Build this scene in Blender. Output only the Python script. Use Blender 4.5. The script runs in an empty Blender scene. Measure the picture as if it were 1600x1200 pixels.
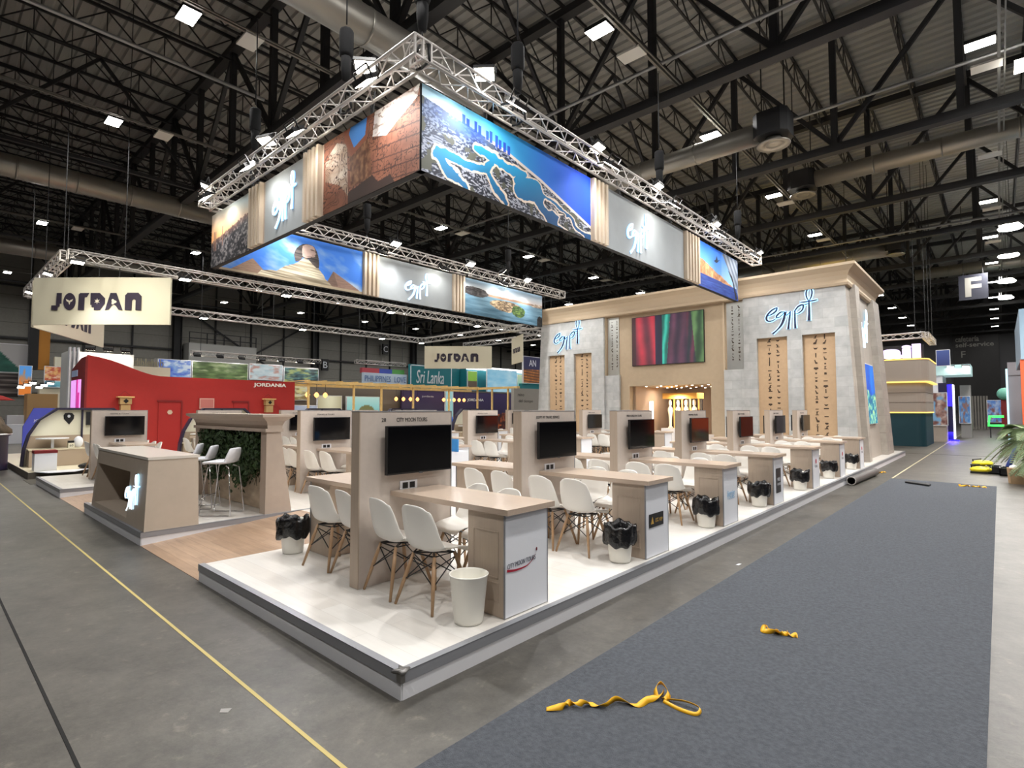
import bpy, math, random
import numpy as np
from mathutils import Matrix, Vector
random.seed(7)
C = bpy.context.scene.collection
S = bpy.context.scene
PI = math.pi

# ------------------------------------------------------------------ camera
TH = math.atan(40 / 845.0); AZ = math.radians(42.0)
Fh = Vector((-math.sin(AZ), math.cos(AZ), 0)); Rv = Vector((math.cos(AZ), math.sin(AZ), 0))
FD = math.cos(TH) * Fh + Vector((0, 0, math.sin(TH)))
UP = -math.sin(TH) * Fh + Vector((0, 0, math.cos(TH)))
cam = bpy.data.cameras.new('camera'); cam.sensor_width = 36; cam.lens = 845 / 1600 * 36
cam.clip_end = 300; cam.clip_start = 0.05
co = bpy.data.objects.new('camera', cam); C.objects.link(co)
m = Matrix((Rv, UP, -FD)).transposed().to_4x4(); m.translation = Vector((2.67, -1.99, 1.715))
co.matrix_world = m
S.camera = co
# ------------------------------------------------------------------ world, exposure
w = bpy.data.worlds.new('world'); S.world = w; w.use_nodes = True
w.node_tree.nodes['Background'].inputs[0].default_value = (0.75, 0.85, 1, 1)
w.node_tree.nodes['Background'].inputs[1].default_value = 0.035
S.view_settings.view_transform = 'Standard'; S.view_settings.look = 'None'
S.view_settings.exposure = 0.08; S.view_settings.gamma = 1.0
S.view_settings.use_curve_mapping = False
HIGHBAY_W = 118.0      # each hall lamp
FLOOD_W = 330.0        # each truss flood
WASH_W = 20.0          # banner wash lamps

P = 0.166              # top of the raised stand floor

# ------------------------------------------------------------------ colour and materials
def lin(c):
    return tuple((v / 12.92 if v <= .04045 else ((v + .055) / 1.055) ** 2.4) for v in c)
def rgb(r, g, b):
    return lin((r / 255, g / 255, b / 255))
MATS = {}
def mat(name, col, rough=.6, metal=0.0, noise=0.0, nscale=8.0, bump=0.0, bscale=40.0, emit=0.0, ecol=None, stretch=None, alpha=None, trans=0.0, coat=0.0):
    if name in MATS: return MATS[name]
    mt = bpy.data.materials.new(name); mt.use_nodes = True
    nt = mt.node_tree; b = nt.nodes['Principled BSDF']
    b.inputs['Base Color'].default_value = (*col, 1); b.inputs['Roughness'].default_value = rough
    b.inputs['Metallic'].default_value = metal
    if coat: b.inputs['Coat Weight'].default_value = coat; b.inputs['Coat Roughness'].default_value = .15
    if trans: b.inputs['Transmission Weight'].default_value = trans
    if emit:
        b.inputs['Emission Color'].default_value = (*(ecol or col), 1); b.inputs['Emission Strength'].default_value = emit
        mt.cycles.emission_sampling = 'NONE'
    tc = None
    if noise or bump:
        tc = nt.nodes.new('ShaderNodeTexCoord'); mp = nt.nodes.new('ShaderNodeMapping')
        nt.links.new(tc.outputs['Object'], mp.inputs[0])
        if stretch: mp.inputs['Scale'].default_value = stretch
    if noise:
        n = nt.nodes.new('ShaderNodeTexNoise'); n.inputs['Scale'].default_value = nscale; n.inputs['Detail'].default_value = 6
        nt.links.new(mp.outputs[0], n.inputs['Vector'])
        r = nt.nodes.new('ShaderNodeValToRGB'); r.color_ramp.elements[0].position = .3; r.color_ramp.elements[1].position = .7
        r.color_ramp.elements[0].color = (*[max(0, c * (1 - noise)) for c in col], 1)
        r.color_ramp.elements[1].color = (*[min(1, c * (1 + noise)) for c in col], 1)
        nt.links.new(n.outputs['Fac'], r.inputs[0]); nt.links.new(r.outputs[0], b.inputs['Base Color'])
    if bump:
        n2 = nt.nodes.new('ShaderNodeTexNoise'); n2.inputs['Scale'].default_value = bscale; n2.inputs['Detail'].default_value = 4
        nt.links.new(mp.outputs[0], n2.inputs['Vector'])
        bp = nt.nodes.new('ShaderNodeBump'); bp.inputs['Strength'].default_value = bump; bp.inputs['Distance'].default_value = .02
        nt.links.new(n2.outputs['Fac'], bp.inputs['Height']); nt.links.new(bp.outputs[0], b.inputs['Normal'])
    MATS[name] = mt
    return mt

def mat_vc(name, emit=0.0, rough=.6):
    """printed or luminous picture: colour from the picture's own colour attribute"""
    if name in MATS: return MATS[name]
    mt = bpy.data.materials.new(name); mt.use_nodes = True
    nt = mt.node_tree; b = nt.nodes['Principled BSDF']; b.inputs['Roughness'].default_value = rough
    a = nt.nodes.new('ShaderNodeVertexColor'); a.layer_name = 'picture'
    if emit:
        b.inputs['Base Color'].default_value = (.02, .02, .02, 1)
        nt.links.new(a.outputs[0], b.inputs['Emission Color']); b.inputs['Emission Strength'].default_value = emit
        mt.cycles.emission_sampling = 'NONE'
    else:
        nt.links.new(a.outputs[0], b.inputs['Base Color'])
    MATS[name] = mt
    return mt

def mat_bricks(name, c1, c2, mortar, sw, sh, rough=.6, axis='x', msize=.004, noise=.12, offset=.5, bumpy=.15):
    """stone blocks, panels or planks; axis picks which world plane the courses run in"""
    if name in MATS: return MATS[name]
    mt = bpy.data.materials.new(name); mt.use_nodes = True
    nt = mt.node_tree; b = nt.nodes['Principled BSDF']; b.inputs['Roughness'].default_value = rough
    tc = nt.nodes.new('ShaderNodeTexCoord'); sx = nt.nodes.new('ShaderNodeSeparateXYZ'); cx = nt.nodes.new('ShaderNodeCombineXYZ')
    nt.links.new(tc.outputs['Object'], sx.inputs[0])
    a, bb = {'xz': (0, 2), 'yz': (1, 2), 'xy': (0, 1), 'yx': (1, 0)}[axis]
    nt.links.new(sx.outputs[a], cx.inputs[0]); nt.links.new(sx.outputs[bb], cx.inputs[1])
    br = nt.nodes.new('ShaderNodeTexBrick'); nt.links.new(cx.outputs[0], br.inputs['Vector'])
    br.inputs['Color1'].default_value = (*c1, 1); br.inputs['Color2'].default_value = (*c2, 1); br.inputs['Mortar'].default_value = (*mortar, 1)
    br.inputs['Scale'].default_value = 1; br.inputs['Mortar Size'].default_value = msize; br.inputs['Mortar Smooth'].default_value = .3
    br.inputs['Brick Width'].default_value = sw; br.inputs['Row Height'].default_value = sh; br.offset = offset
    n = nt.nodes.new('ShaderNodeTexNoise'); n.inputs['Scale'].default_value = 5; n.inputs['Detail'].default_value = 8
    mp = nt.nodes.new('ShaderNodeMapping'); nt.links.new(tc.outputs['Object'], mp.inputs[0]); nt.links.new(mp.outputs[0], n.inputs['Vector'])
    if axis == 'xy': mp.inputs['Scale'].default_value = (.6, 5, 1)
    if axis == 'yx': mp.inputs['Scale'].default_value = (5, .6, 1)
    mx = nt.nodes.new('ShaderNodeMixRGB'); mx.blend_type = 'MULTIPLY'; mx.inputs[0].default_value = 1
    r = nt.nodes.new('ShaderNodeValToRGB'); r.color_ramp.elements[0].position = .3; r.color_ramp.elements[1].position = .7
    r.color_ramp.elements[0].color = (1 - noise, 1 - noise, 1 - noise, 1); r.color_ramp.elements[1].color = (1, 1, 1, 1)
    nt.links.new(n.outputs['Fac'], r.inputs[0]); nt.links.new(br.outputs[0], mx.inputs[1]); nt.links.new(r.outputs[0], mx.inputs[2])
    nt.links.new(mx.outputs[0], b.inputs['Base Color'])
    MATS[name] = mt
    return mt

# base palette
M_taupe = mat('laminate_taupe', rgb(196, 184, 174), .55, noise=.03, nscale=20)
M_taupe_d = mat('laminate_taupe_edge', rgb(180, 163, 146), .55, noise=.05, nscale=6, stretch=(8, 8, .6))
M_desk = mat('desk_oak', rgb(190, 170, 152), .32, noise=.05, nscale=5, stretch=(.8, 9, 9), coat=.3)
M_white = mat('white_panel', rgb(232, 234, 240), .4)
M_shell = mat('chair_shell', rgb(243, 240, 234), .35)
M_wood = mat('beech_leg', rgb(176, 142, 108), .5, noise=.12, nscale=6, stretch=(6, 6, .8))
M_black = mat('black_metal', rgb(24, 24, 26), .45)
M_screen = mat('screen_glass', rgb(9, 9, 12), .08)
M_tvbody = mat('tv_plastic', rgb(20, 20, 22), .4)
M_alu = mat('aluminium', rgb(176, 178, 182), .35, metal=.85)
M_trim = mat('aluminium_edge', rgb(150, 152, 158), .35, metal=.35)
M_truss = mat('truss_alloy', rgb(205, 200, 196), .38, metal=.6)
M_steel = mat('roof_steel', rgb(38, 38, 40), .6)
M_deck = mat('roof_deck', rgb(150, 150, 147), .6)
M_bag = mat('bin_bag', rgb(16, 16, 18), .25, bump=.8, bscale=18)
M_bin = mat('bin_plastic', rgb(238, 235, 226), .45)
M_tan = mat('sand_paint', rgb(178, 158, 132), .75, noise=.03)
M_tan_l = mat('sand_cornice', rgb(188, 168, 142), .7)
M_niche = mat('niche_sandstone', rgb(192, 162, 128), .75, noise=.04, nscale=12)
M_glyph = mat('glyph_brown', rgb(70, 54, 40), .7)
M_navy = mat('navy', rgb(24, 22, 58), .5)
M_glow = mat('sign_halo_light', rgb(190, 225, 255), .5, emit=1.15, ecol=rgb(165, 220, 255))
M_glow_w = mat('sign_face_light', rgb(235, 245, 255), .5, emit=1.15, ecol=rgb(235, 246, 255))
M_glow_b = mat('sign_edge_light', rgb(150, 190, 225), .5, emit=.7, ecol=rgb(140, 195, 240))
M_lamp = mat('lamp_glass', (1, 1, 1), .4, emit=26, ecol=(1, .96, .88))
M_lampw = mat('lamp_glass_warm', (1, 1, 1), .4, emit=26, ecol=(1, .93, .78))
M_red = mat('red_paint', rgb(160, 30, 27), .65, noise=.03)
M_reddark = mat('dark_red', rgb(120, 16, 20), .6)
M_cream = mat('cream_panel', rgb(226, 222, 200), .5)
M_yellow = mat('yellow_strap', rgb(240, 180, 20), .5)
M_pine = mat('pine_timber', rgb(225, 190, 125), .6, noise=.08)
M_chrome = mat('chrome', rgb(200, 200, 205), .12, metal=1)
M_stone = mat_bricks('stone_cladding', rgb(196, 196, 194), rgb(178, 179, 178), rgb(168, 168, 166), .62, .3, axis='xz', noise=.2)
M_stone_y = mat_bricks('stone_cladding_side', rgb(184, 176, 166), rgb(172, 164, 155), rgb(160, 152, 144), .62, .3, axis='yz', noise=.18)

# ------------------------------------------------------------------ mesh builder
class MB:
    def __init__(s): s.v = []; s.f = []; s.mi = []; s.M = None; s.cur = 0; s.sm = []; s.smooth = False
    def _add(s, vs, fs):
        o = len(s.v)
        if s.M is not None: vs = [tuple(s.M @ Vector(p)) for p in vs]
        s.v += [tuple(p) for p in vs]
        for f in fs: s.f.append(tuple(i + o for i in f)); s.mi.append(s.cur); s.sm.append(s.smooth)
        return s
    def box(s, x0, x1, y0, y1, z0, z1):
        return s.hexa([(x0, y0), (x1, y0), (x1, y1), (x0, y1)], z0, [(x0, y0), (x1, y0), (x1, y1), (x0, y1)], z1)
    def hexa(s, b, z0, t, z1):
        n = len(b)
        vs = [(p[0], p[1], z0) for p in b] + [(p[0], p[1], z1) for p in t]
        fs = [tuple(range(n))[::-1], tuple(range(n, 2 * n))] + [(i, (i + 1) % n, n + (i + 1) % n, n + i) for i in range(n)]
        return s._add(vs, fs)
    def prism(s, poly, h0, h1):
        return s.hexa(poly, h0, poly, h1)
    def bar(s, p, q, w, h=None, up=(0, 0, 1)):
        h = h or w; p = Vector(p); q = Vector(q); d = (q - p).normalized(); u = Vector(up)
        if abs(d.dot(u)) > .98: u = Vector((1, 0, 0))
        a = d.cross(u).normalized() * w / 2; b = a.cross(d).normalized() * h / 2
        vs = [p - a - b, p + a - b, p + a + b, p - a + b, q - a - b, q + a - b, q + a + b, q - a + b]
        return s._add(vs, [(3, 2, 1, 0), (4, 5, 6, 7), (0, 1, 5, 4), (1, 2, 6, 5), (2, 3, 7, 6), (3, 0, 4, 7)])
    def tube(s, pts, r, n=8, close=True):
        pts = [Vector(p) for p in pts]; k = len(pts); rs = r if isinstance(r, (list, tuple)) else [r] * k
        vs = []; prev = None
        for i, p in enumerate(pts):
            d = (pts[min(i + 1, k - 1)] - pts[max(i - 1, 0)]).normalized()
            if prev is None:
                u = Vector((0, 0, 1)) if abs(d.z) < .9 else Vector((1, 0, 0))
                a = d.cross(u).normalized()
            else:
                a = (prev - d * prev.dot(d)).normalized()
            prev = a; b = d.cross(a)
            for j in range(n):
                t = 2 * PI * j / n
                vs.append(p + (a * math.cos(t) + b * math.sin(t)) * rs[i])
        fs = [(i * n + j, i * n + (j + 1) % n, (i + 1) * n + (j + 1) % n, (i + 1) * n + j) for i in range(k - 1) for j in range(n)]
        if close: fs += [tuple(range(n))[::-1], tuple(range((k - 1) * n, k * n))]
        sm = s.smooth; s.smooth = n > 5; s._add(vs, fs); s.smooth = sm
        return s
    def lathe(s, prof, c=(0, 0, 0), n=24, fn=None):
        vs = []
        for (r, z) in prof:
            for j in range(n):
                t = 2 * PI * j / n; rr, zz = (r, z) if fn is None else fn(r, z, t)
                vs.append((c[0] + rr * math.cos(t), c[1] + rr * math.sin(t), c[2] + zz))
        k = len(prof)
        fs = [(i * n + j, i * n + (j + 1) % n, (i + 1) * n + (j + 1) % n, (i + 1) * n + j) for i in range(k - 1) for j in range(n)]
        if prof[0][0] > 1e-4: fs.append(tuple(range(n))[::-1])
        if prof[-1][0] > 1e-4: fs.append(tuple(range((k - 1) * n, k * n)))
        sm = s.smooth; s.smooth = True; s._add(vs, fs); s.smooth = sm
        return s
    def ball(s, c, rx, ry=None, rz=None, n=14, k=9):
        ry = ry or rx; rz = rz or rx; vs = []
        for i in range(k + 1):
            a = -PI / 2 + PI * i / k
            for j in range(n):
                t = 2 * PI * j / n; vs.append((c[0] + rx * math.cos(a) * math.cos(t), c[1] + ry * math.cos(a) * math.sin(t), c[2] + rz * math.sin(a)))
        fs = [(i * n + j, i * n + (j + 1) % n, (i + 1) * n + (j + 1) % n, (i + 1) * n + j) for i in range(k) for j in range(n)]
        sm = s.smooth; s.smooth = True; s._add(vs, fs); s.smooth = sm
        return s
    def grid(s, fn, nu, nv):
        vs = [fn(i / nu, j / nv) for j in range(nv + 1) for i in range(nu + 1)]
        fs = [(j * (nu + 1) + i, j * (nu + 1) + i + 1, (j + 1) * (nu + 1) + i + 1, (j + 1) * (nu + 1) + i) for j in range(nv) for i in range(nu)]
        sm = s.smooth; s.smooth = True; s._add(vs, fs); s.smooth = sm
        return s
    def build(s, name, mats, parent=None, loc=None, label=None):
        me = bpy.data.meshes.new(name); me.from_pydata(s.v, [], s.f)
        for mm in (mats if isinstance(mats, (list, tuple)) else [mats]): me.materials.append(mm)
        me.polygons.foreach_set('material_index', s.mi); me.polygons.foreach_set('use_smooth', s.sm)
        me.update()
        o = bpy.data.objects.new(name, me); C.objects.link(o)
        if parent: o.parent = parent
        if loc: o.location = loc
        if label: o['label'] = label
        return o

def frame(o, u, n):
    """local x = u (along the face), local y = up, local z = n (out of the face)"""
    u = Vector(u).normalized(); n = Vector(n).normalized(); v = n.cross(u)
    M = Matrix((u, v, n)).transposed().to_4x4(); M.translation = Vector(o)
    return M
def FX(x, y, z): return frame((x, y, z), (0, 1, 0), (1, 0, 0))
def FY(x, y, z): return frame((x, y, z), (1, 0, 0), (0, -1, 0))

def tag(o, label, cat=None, group=None, kind=None):
    if label: o['label'] = label
    if cat: o['category'] = cat
    if group: o['group'] = group
    if kind: o['kind'] = kind
    return o
def thing(name, label, cat, loc=(0, 0, 0), rz=0, group=None):
    o = bpy.data.objects.new(name, None); C.objects.link(o); o.location = loc; o.rotation_euler = (0, 0, rz)
    o.empty_display_size = .1
    return tag(o, label, cat, group)
KIDS = {}
def kids(o): return [c for c in bpy.data.objects if c.parent == o]
def dup(root, loc, rz=None, label=None, group=None):
    if root.name not in KIDS: KIDS[root.name] = [(c, kids(c)) for c in kids(root)]
    r = root.copy(); C.objects.link(r); r.location = loc
    if rz is not None: r.rotation_euler = (0, 0, rz)
    if label: r['label'] = label
    if group: r['group'] = group
    for c, gs in KIDS[root.name]:
        k = c.copy(); C.objects.link(k); k.parent = r
        for g in gs:
            q = g.copy(); C.objects.link(q); q.parent = k
    return r
def structure(o): o['kind'] = 'structure'; return o

def text(name, s, M, width=None, height=None, m=None, depth=.004, parent=None, bold=0.0, label=None, italic=0.0, sx=1.0):
    cu = bpy.data.curves.new(name + '_c', 'FONT'); cu.body = s; cu.extrude = .01; cu.offset = bold; cu.shear = italic
    cu.align_x = 'CENTER'; cu.resolution_u = 3
    o = bpy.data.objects.new(name + '_t', cu); C.objects.link(o)
    dg = bpy.context.evaluated_depsgraph_get(); me = bpy.data.meshes.new_from_object(o.evaluated_get(dg))
    bpy.data.objects.remove(o); bpy.data.curves.remove(cu)
    a = np.empty(len(me.vertices) * 3); me.vertices.foreach_get('co', a); a = a.reshape(-1, 3)
    lo, hi = a.min(0), a.max(0); a -= (lo + hi) / 2
    if height: k = height / (hi[1] - lo[1])
    if width: kx = width / (hi[0] - lo[0])
    if not height: k = kx
    if not width: kx = k * sx
    a[:, 0] *= kx; a[:, 1] *= k; a[:, 2] *= depth / .02
    a[:, 2] += depth / 2
    R = np.array(M.to_3x3()); a = a @ R.T + np.array(M.translation)
    me.vertices.foreach_set('co', a.ravel()); me.materials.clear(); me.materials.append(m)
    me.update(); me.name = name
    ob = bpy.data.objects.new(name, me); C.objects.link(ob)
    if parent: ob.parent = parent
    if label: ob['label'] = label
    return ob

# numpy noise for printed pictures
def vnoise(x, y, seed=0):
    xi = np.floor(x).astype(np.int64); yi = np.floor(y).astype(np.int64); xf = x - xi; yf = y - yi
    def h(a, b):
        n = (a * 374761393 + b * 668265263 + seed * 1442695041) & 0xffffffff
        n = ((n ^ (n >> 13)) * 1274126177) & 0xffffffff
        return ((n ^ (n >> 16)) & 0xffff) / 65535.0
    u = xf * xf * (3 - 2 * xf); v = yf * yf * (3 - 2 * yf)
    return (h(xi, yi) * (1 - u) + h(xi + 1, yi) * u) * (1 - v) + (h(xi, yi + 1) * (1 - u) + h(xi + 1, yi + 1) * u) * v
def fbm(x, y, seed=0, o=4):
    t = 0; a = .5
    for i in range(o): t = t + a * vnoise(x * 2 ** i, y * 2 ** i, seed + i); a *= .5
    return t / (1 - .5 ** o)
def inpoly(x, y, poly):
    r = np.zeros(x.shape, bool); n = len(poly)
    for i in range(n):
        x0, y0 = poly[i]; x1, y1 = poly[(i + 1) % n]
        if y0 == y1: continue
        c = ((y0 > y) != (y1 > y)) & (x < (x1 - x0) * (y - y0) / (y1 - y0) + x0)
        r ^= c
    return r
def segdist(x, y, pts, asp=1.0):
    d = np.full(x.shape, 9e9)
    for (a, b), (c, e) in zip(pts[:-1], pts[1:]):
        ax, ay, bx, by = a * asp, b, c * asp, e; px = x * asp - ax; py = y - ay
        dx, dy = bx - ax, by - ay; t = np.clip((px * dx + py * dy) / (dx * dx + dy * dy + 1e-9), 0, 1)
        d = np.minimum(d, np.hypot(px - t * dx, py - t * dy))
    return d
def picture(name, painter, M, W, H, nu, nv, m, parent=None, off=.002, label=None, thick=0.0):
    """a printed picture W x H whose lower corner is M's origin"""
    u, v = np.meshgrid(np.linspace(0, 1, nu + 1), np.linspace(0, 1, nv + 1))
    col = np.clip(painter(u.ravel(), v.ravel()), 0, 1)
    col = np.where(col <= .04045, col / 12.92, ((col + .055) / 1.055) ** 2.4)
    R = np.array(M.to_3x3()); pts = np.stack([u.ravel() * W, v.ravel() * H, np.full(u.size, off)], 1) @ R.T + np.array(M.translation)
    idx = np.arange((nu + 1) * (nv + 1)).reshape(nv + 1, nu + 1)
    q = np.stack([idx[:-1, :-1], idx[:-1, 1:], idx[1:, 1:], idx[1:, :-1]], -1).reshape(-1, 4)
    me = bpy.data.meshes.new(name); me.from_pydata(pts.tolist(), [], q.tolist())
    at = me.color_attributes.new('picture', 'FLOAT_COLOR', 'POINT')
    at.data.foreach_set('color', np.concatenate([col, np.ones((len(col), 1))], 1).astype(np.float32).ravel())
    me.materials.append(m); me.update()
    o = bpy.data.objects.new(name, me); C.objects.link(o)
    if parent: o.parent = parent
    if label: o['label'] = label
    return o
def mixc(a, b, t):
    a = np.asarray(a, float); b = np.asarray(b, float); t = np.clip(t, 0, 1)[:, None]
    return a * (1 - t) + b * t
def c8(*c): return np.array(c) / 255.0

ORD = ['first', 'second', 'third', 'fourth', 'fifth', 'sixth', 'seventh', 'eighth', 'ninth', 'tenth', 'eleventh', 'twelfth', 'thirteenth', 'fourteenth', 'fifteenth', 'sixteenth', 'seventeenth', 'eighteenth']

# ------------------------------------------------------------------ lamps
def area_lamp(name, loc, size, power, col=(1, .95, .87), target=None, shape='SQUARE', spread=None):
    l = bpy.data.lights.new(name, 'AREA'); l.energy = power; l.size = size; l.color = col; l.shape = shape
    if spread: l.spread = spread
    o = bpy.data.objects.new(name, l); C.objects.link(o); o.location = loc
    d = (Vector(target) - Vector(loc)) if target else Vector((0, 0, -1))
    o.rotation_euler = d.to_track_quat('-Z', 'Y').to_euler()
    return o

# hall lamps hang on a regular grid
GX = [15.2, 8.9, 2.6, -3.7, -10.0, -16.4, -22.8, -29.3, -36, -42.5]
GY = [-4.6, 1.7, 8.0, 14.25, 20.55, 27.0, 33.1, 39.4, 45.7, 52.3, 58.7, 65, 71.3]
fix = None
for i, x in enumerate(GX):
    for j, y in enumerate(GY):
        if x > 5 and y > 40: continue
        if fix is None:
            fix = thing('high_bay_light', '', 'ceiling lamp', (x, y, 10.2), 0, 'hall high bay lamps')
            MB().box(-.28, .28, -.18, .18, -.04, .05).bar((0, 0, .04), (.38, 0, .04), .04).build('housing', M_steel, fix)
            MB().box(-.27, .27, -.17, .17, -.055, -.04).build('diffuser', M_lamp, fix)
            f = fix
        else:
            f = dup(fix, (x, y, 10.2))
        f['label'] = 'lit high bay lamp, %s hall lamp line from the carpet side, %s along it' % (ORD[i], ORD[j])
        area_lamp('high_bay_glow', (x, y, 10.13), .45, HIGHBAY_W * {15.2: 1.0, 8.9: 1.4, 2.6: 2.5, -3.7: 1.3}.get(x, .85) * (1 if y < 42 else .45), (1, .98, .95))

# ------------------------------------------------------------------ hall shell
M_floor = bpy.data.materials.new('hall_concrete'); M_floor.use_nodes = True
nt = M_floor.node_tree; b = nt.nodes['Principled BSDF']; b.inputs['Roughness'].default_value = .42
tc = nt.nodes.new('ShaderNodeTexCoord')
def nz(scale, detail, lo, hi, c0, c1, st=(1, 1, 1), rough=.6):
    mp = nt.nodes.new('ShaderNodeMapping'); mp.inputs['Scale'].default_value = st; nt.links.new(tc.outputs['Object'], mp.inputs[0])
    n = nt.nodes.new('ShaderNodeTexNoise'); n.inputs['Scale'].default_value = scale; n.inputs['Detail'].default_value = detail
    n.inputs['Roughness'].default_value = rough
    nt.links.new(mp.outputs[0], n.inputs['Vector']); r = nt.nodes.new('ShaderNodeValToRGB')
    r.color_ramp.elements[0].position = lo; r.color_ramp.elements[1].position = hi
    r.color_ramp.elements[0].color = (*c0, 1); r.color_ramp.elements[1].color = (*c1, 1)
    nt.links.new(n.outputs['Fac'], r.inputs[0]); return r, n
r1, n1 = nz(1.6, 12, .32, .72, rgb(50, 47, 43), rgb(108, 104, 96), rough=.85)
r2, n2 = nz(7, 10, .57, .70, (.92, .92, .92), (2.1, 2.05, 1.95), rough=.72)
r3, n3 = nz(.35, 9, .35, .7, (.74, .74, .74), (1.15, 1.15, 1.15), (1, 1, 1), .72)
mx = nt.nodes.new('ShaderNodeMixRGB'); mx.blend_type = 'MULTIPLY'; mx.inputs[0].default_value = 1
mx2 = nt.nodes.new('ShaderNodeMixRGB'); mx2.blend_type = 'MULTIPLY'; mx2.inputs[0].default_value = .7
nt.links.new(r1.outputs[0], mx.inputs[1]); nt.links.new(r3.outputs[0], mx.inputs[2])
nt.links.new(mx.outputs[0], mx2.inputs[1]); nt.links.new(r2.outputs[0], mx2.inputs[2])
nt.links.new(mx2.outputs[0], b.inputs['Base Color'])
bp = nt.nodes.new('ShaderNodeBump'); bp.inputs['Strength'].default_value = .25; bp.inputs['Distance'].default_value = .01
nt.links.new(n2.outputs['Fac'], bp.inputs['Height']); nt.links.new(bp.outputs[0], b.inputs['Normal'])

structure(MB().box(-56, 32, -16, 84, -.2, 0).build('floor', M_floor))
# steel channel covers let into the concrete
M_slot = mat('slot_dark', rgb(12, 11, 10), .9)
structure(MB().box(-50, 2.4, -1.40, -1.384, 0, .003).build('trim_1', M_slot))
structure(MB().box(-50, 32, 24.3, 24.36, 0, .003).build('trim_2', M_slot))

# corrugated roof deck, real ribs running across the hall
mb = MB(); y = -16; prof = []
while y < 84:
    prof += [(y, 14.62), (y + .2, 14.62), (y + .25, 14.70), (y + .35, 14.70)]; y += .4
vs = []; fs = []
for (yy, zz) in prof: vs += [(-56, yy, zz), (32, yy, zz)]
for i in range(len(prof) - 1): fs.append((2 * i, 2 * i + 1, 2 * i + 3, 2 * i + 2))
mb._add(vs, fs); mb.box(-56, 32, -16, 84, 14.9, 15)
ceiling = structure(mb.build('ceiling', M_deck))
# bottom purlins on deck seen as dark cross lines
# end walls
M_wall = mat_bricks('hall_wall_panels', rgb(150, 148, 140), rgb(140, 138, 131), rgb(100, 98, 94), 6.3, 1.0, axis='yz', msize=.02, offset=0)
M_wallf = mat('far_wall_dark', rgb(72, 72, 74), .8)
lw = structure(MB().box(-50.3, -50, -16, 84, 0, 14.9).build('wall_left', M_wall))
structure(MB().box(-56, 32, 76, 76.4, 0, 14.9).build('wall_far', M_wallf))
structure(MB().box(31.6, 32, -16, 84, 0, 14.9).build('wall_right', M_wallf))
structure(MB().box(-56, 32, -16.4, -16, 0, 14.9).build('wall_near', M_wallf))
for i in range(0, 8):
    y = 0.5 + 12.6 * i
    c = thing('steel_column', 'dark steel column with cross bracing on the side wall, %s from the near end' % ORD[i], 'column', (-49.6, y, 0), 0, 'columns of the side wall')
    MB().box(-.3, .3, -.3, -.25, 0, 14.4).box(-.3, .3, .25, .3, 0, 14.4).box(-.05, .05, -.3, .3, 0, 14.4).build('flange', M_steel, c)
mb = MB()
for i in range(0, 32):
    mb.box(-50, -49.85, .5 + 3.15 * i - .06, .5 + 3.15 * i + .06, 0, 14.5)
for z in (2.8, 6.8, 10.6): mb.box(-49.86, -49.7, -10, 80, z, z + .14)
structure(mb.build('trim_3', M_steel))
for i in range(7):
    if i % 2 == 0: continue
    y = .5 + 12.6 * i; mb = MB()
    for a, b_ in ((y + .3, y + 6.3), (y + 12.3, y + 6.3)):
        mb.bar((-49.6, a, 2.9), (-49.6, b_, 6.8), .14); mb.bar((-49.6, a, 10.6), (-49.6, b_, 6.8), .14)
    tag(mb.build('wall_bracing', M_steel), 'dark diagonal wind bracing between wall columns, %s braced bay' % ORD[i // 2], 'bracing', 'braced bays of the side wall')

# roof trusses across the hall, 6.3 m apart
def truss_mesh():
    mb = MB(); x0, x1 = -49.7, 31.5
    mb.box(x0, x1, -.15, .15, 9.95, 10.2); mb.box(x0, x1, -.15, .15, 14.0, 14.25)
    xs = [-1.0 + 3.13 * k for k in range(-15, 11)]
    for k, x in enumerate(xs):
        mb.box(x - .09, x + .09, -.09, .09, 10.2, 14.0)
        if k + 1 < len(xs):
            a, c = ((x, 10.2), (x + 3.13, 14.0)) if k % 2 else ((x, 14.0), (x + 3.13, 10.2))
            mb.bar((a[0], 0, a[1]), (c[0], 0, c[1]), .13)
    return mb
t0 = None
for j in range(13):
    y = -1.2 + 6.27 * j
    if t0 is None:
        t0 = thing('roof_truss', '', 'roof truss', (0, y, 0), 0, 'main roof trusses'); truss_mesh().build('lattice', M_steel, t0); t = t0
    else: t = dup(t0, (0, y, 0))
    t['label'] = 'black steel roof truss crossing the hall, %s from the near end' % ORD[j]
# open web joists under the deck
def joist_mesh():
    mb = MB(); y0, y1 = -15, 75.5
    mb.box(-.035, .035, y0, y1, 14.5, 14.6); mb.box(-.03, .03, y0, y1, 13.72, 13.78)
    y = y0; k = 0
    while y + .8 < y1:
        a, c = (14.5, 13.78) if k % 2 else (13.78, 14.5)
        mb.bar((0, y, a), (0, y + .8, c), .035); 
        if k % 2: mb.bar((0, y, 13.78), (0, y, 14.5), .03)
        y += .8; k += 1
    return mb
j0 = None
for k in range(-30, 12):
    x = -1.0 + 1.565 * k
    if j0 is None:
        j0 = tag(joist_mesh().build('roof_joist', M_steel), '', 'roof joist', 'open web roof joists'); o = j0; j0.location.x = x
    else:
        o = j0.copy(); C.objects.link(o); o.location.x = x
    o['label'] = 'thin open web joist running along the roof deck with its neighbours'
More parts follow.
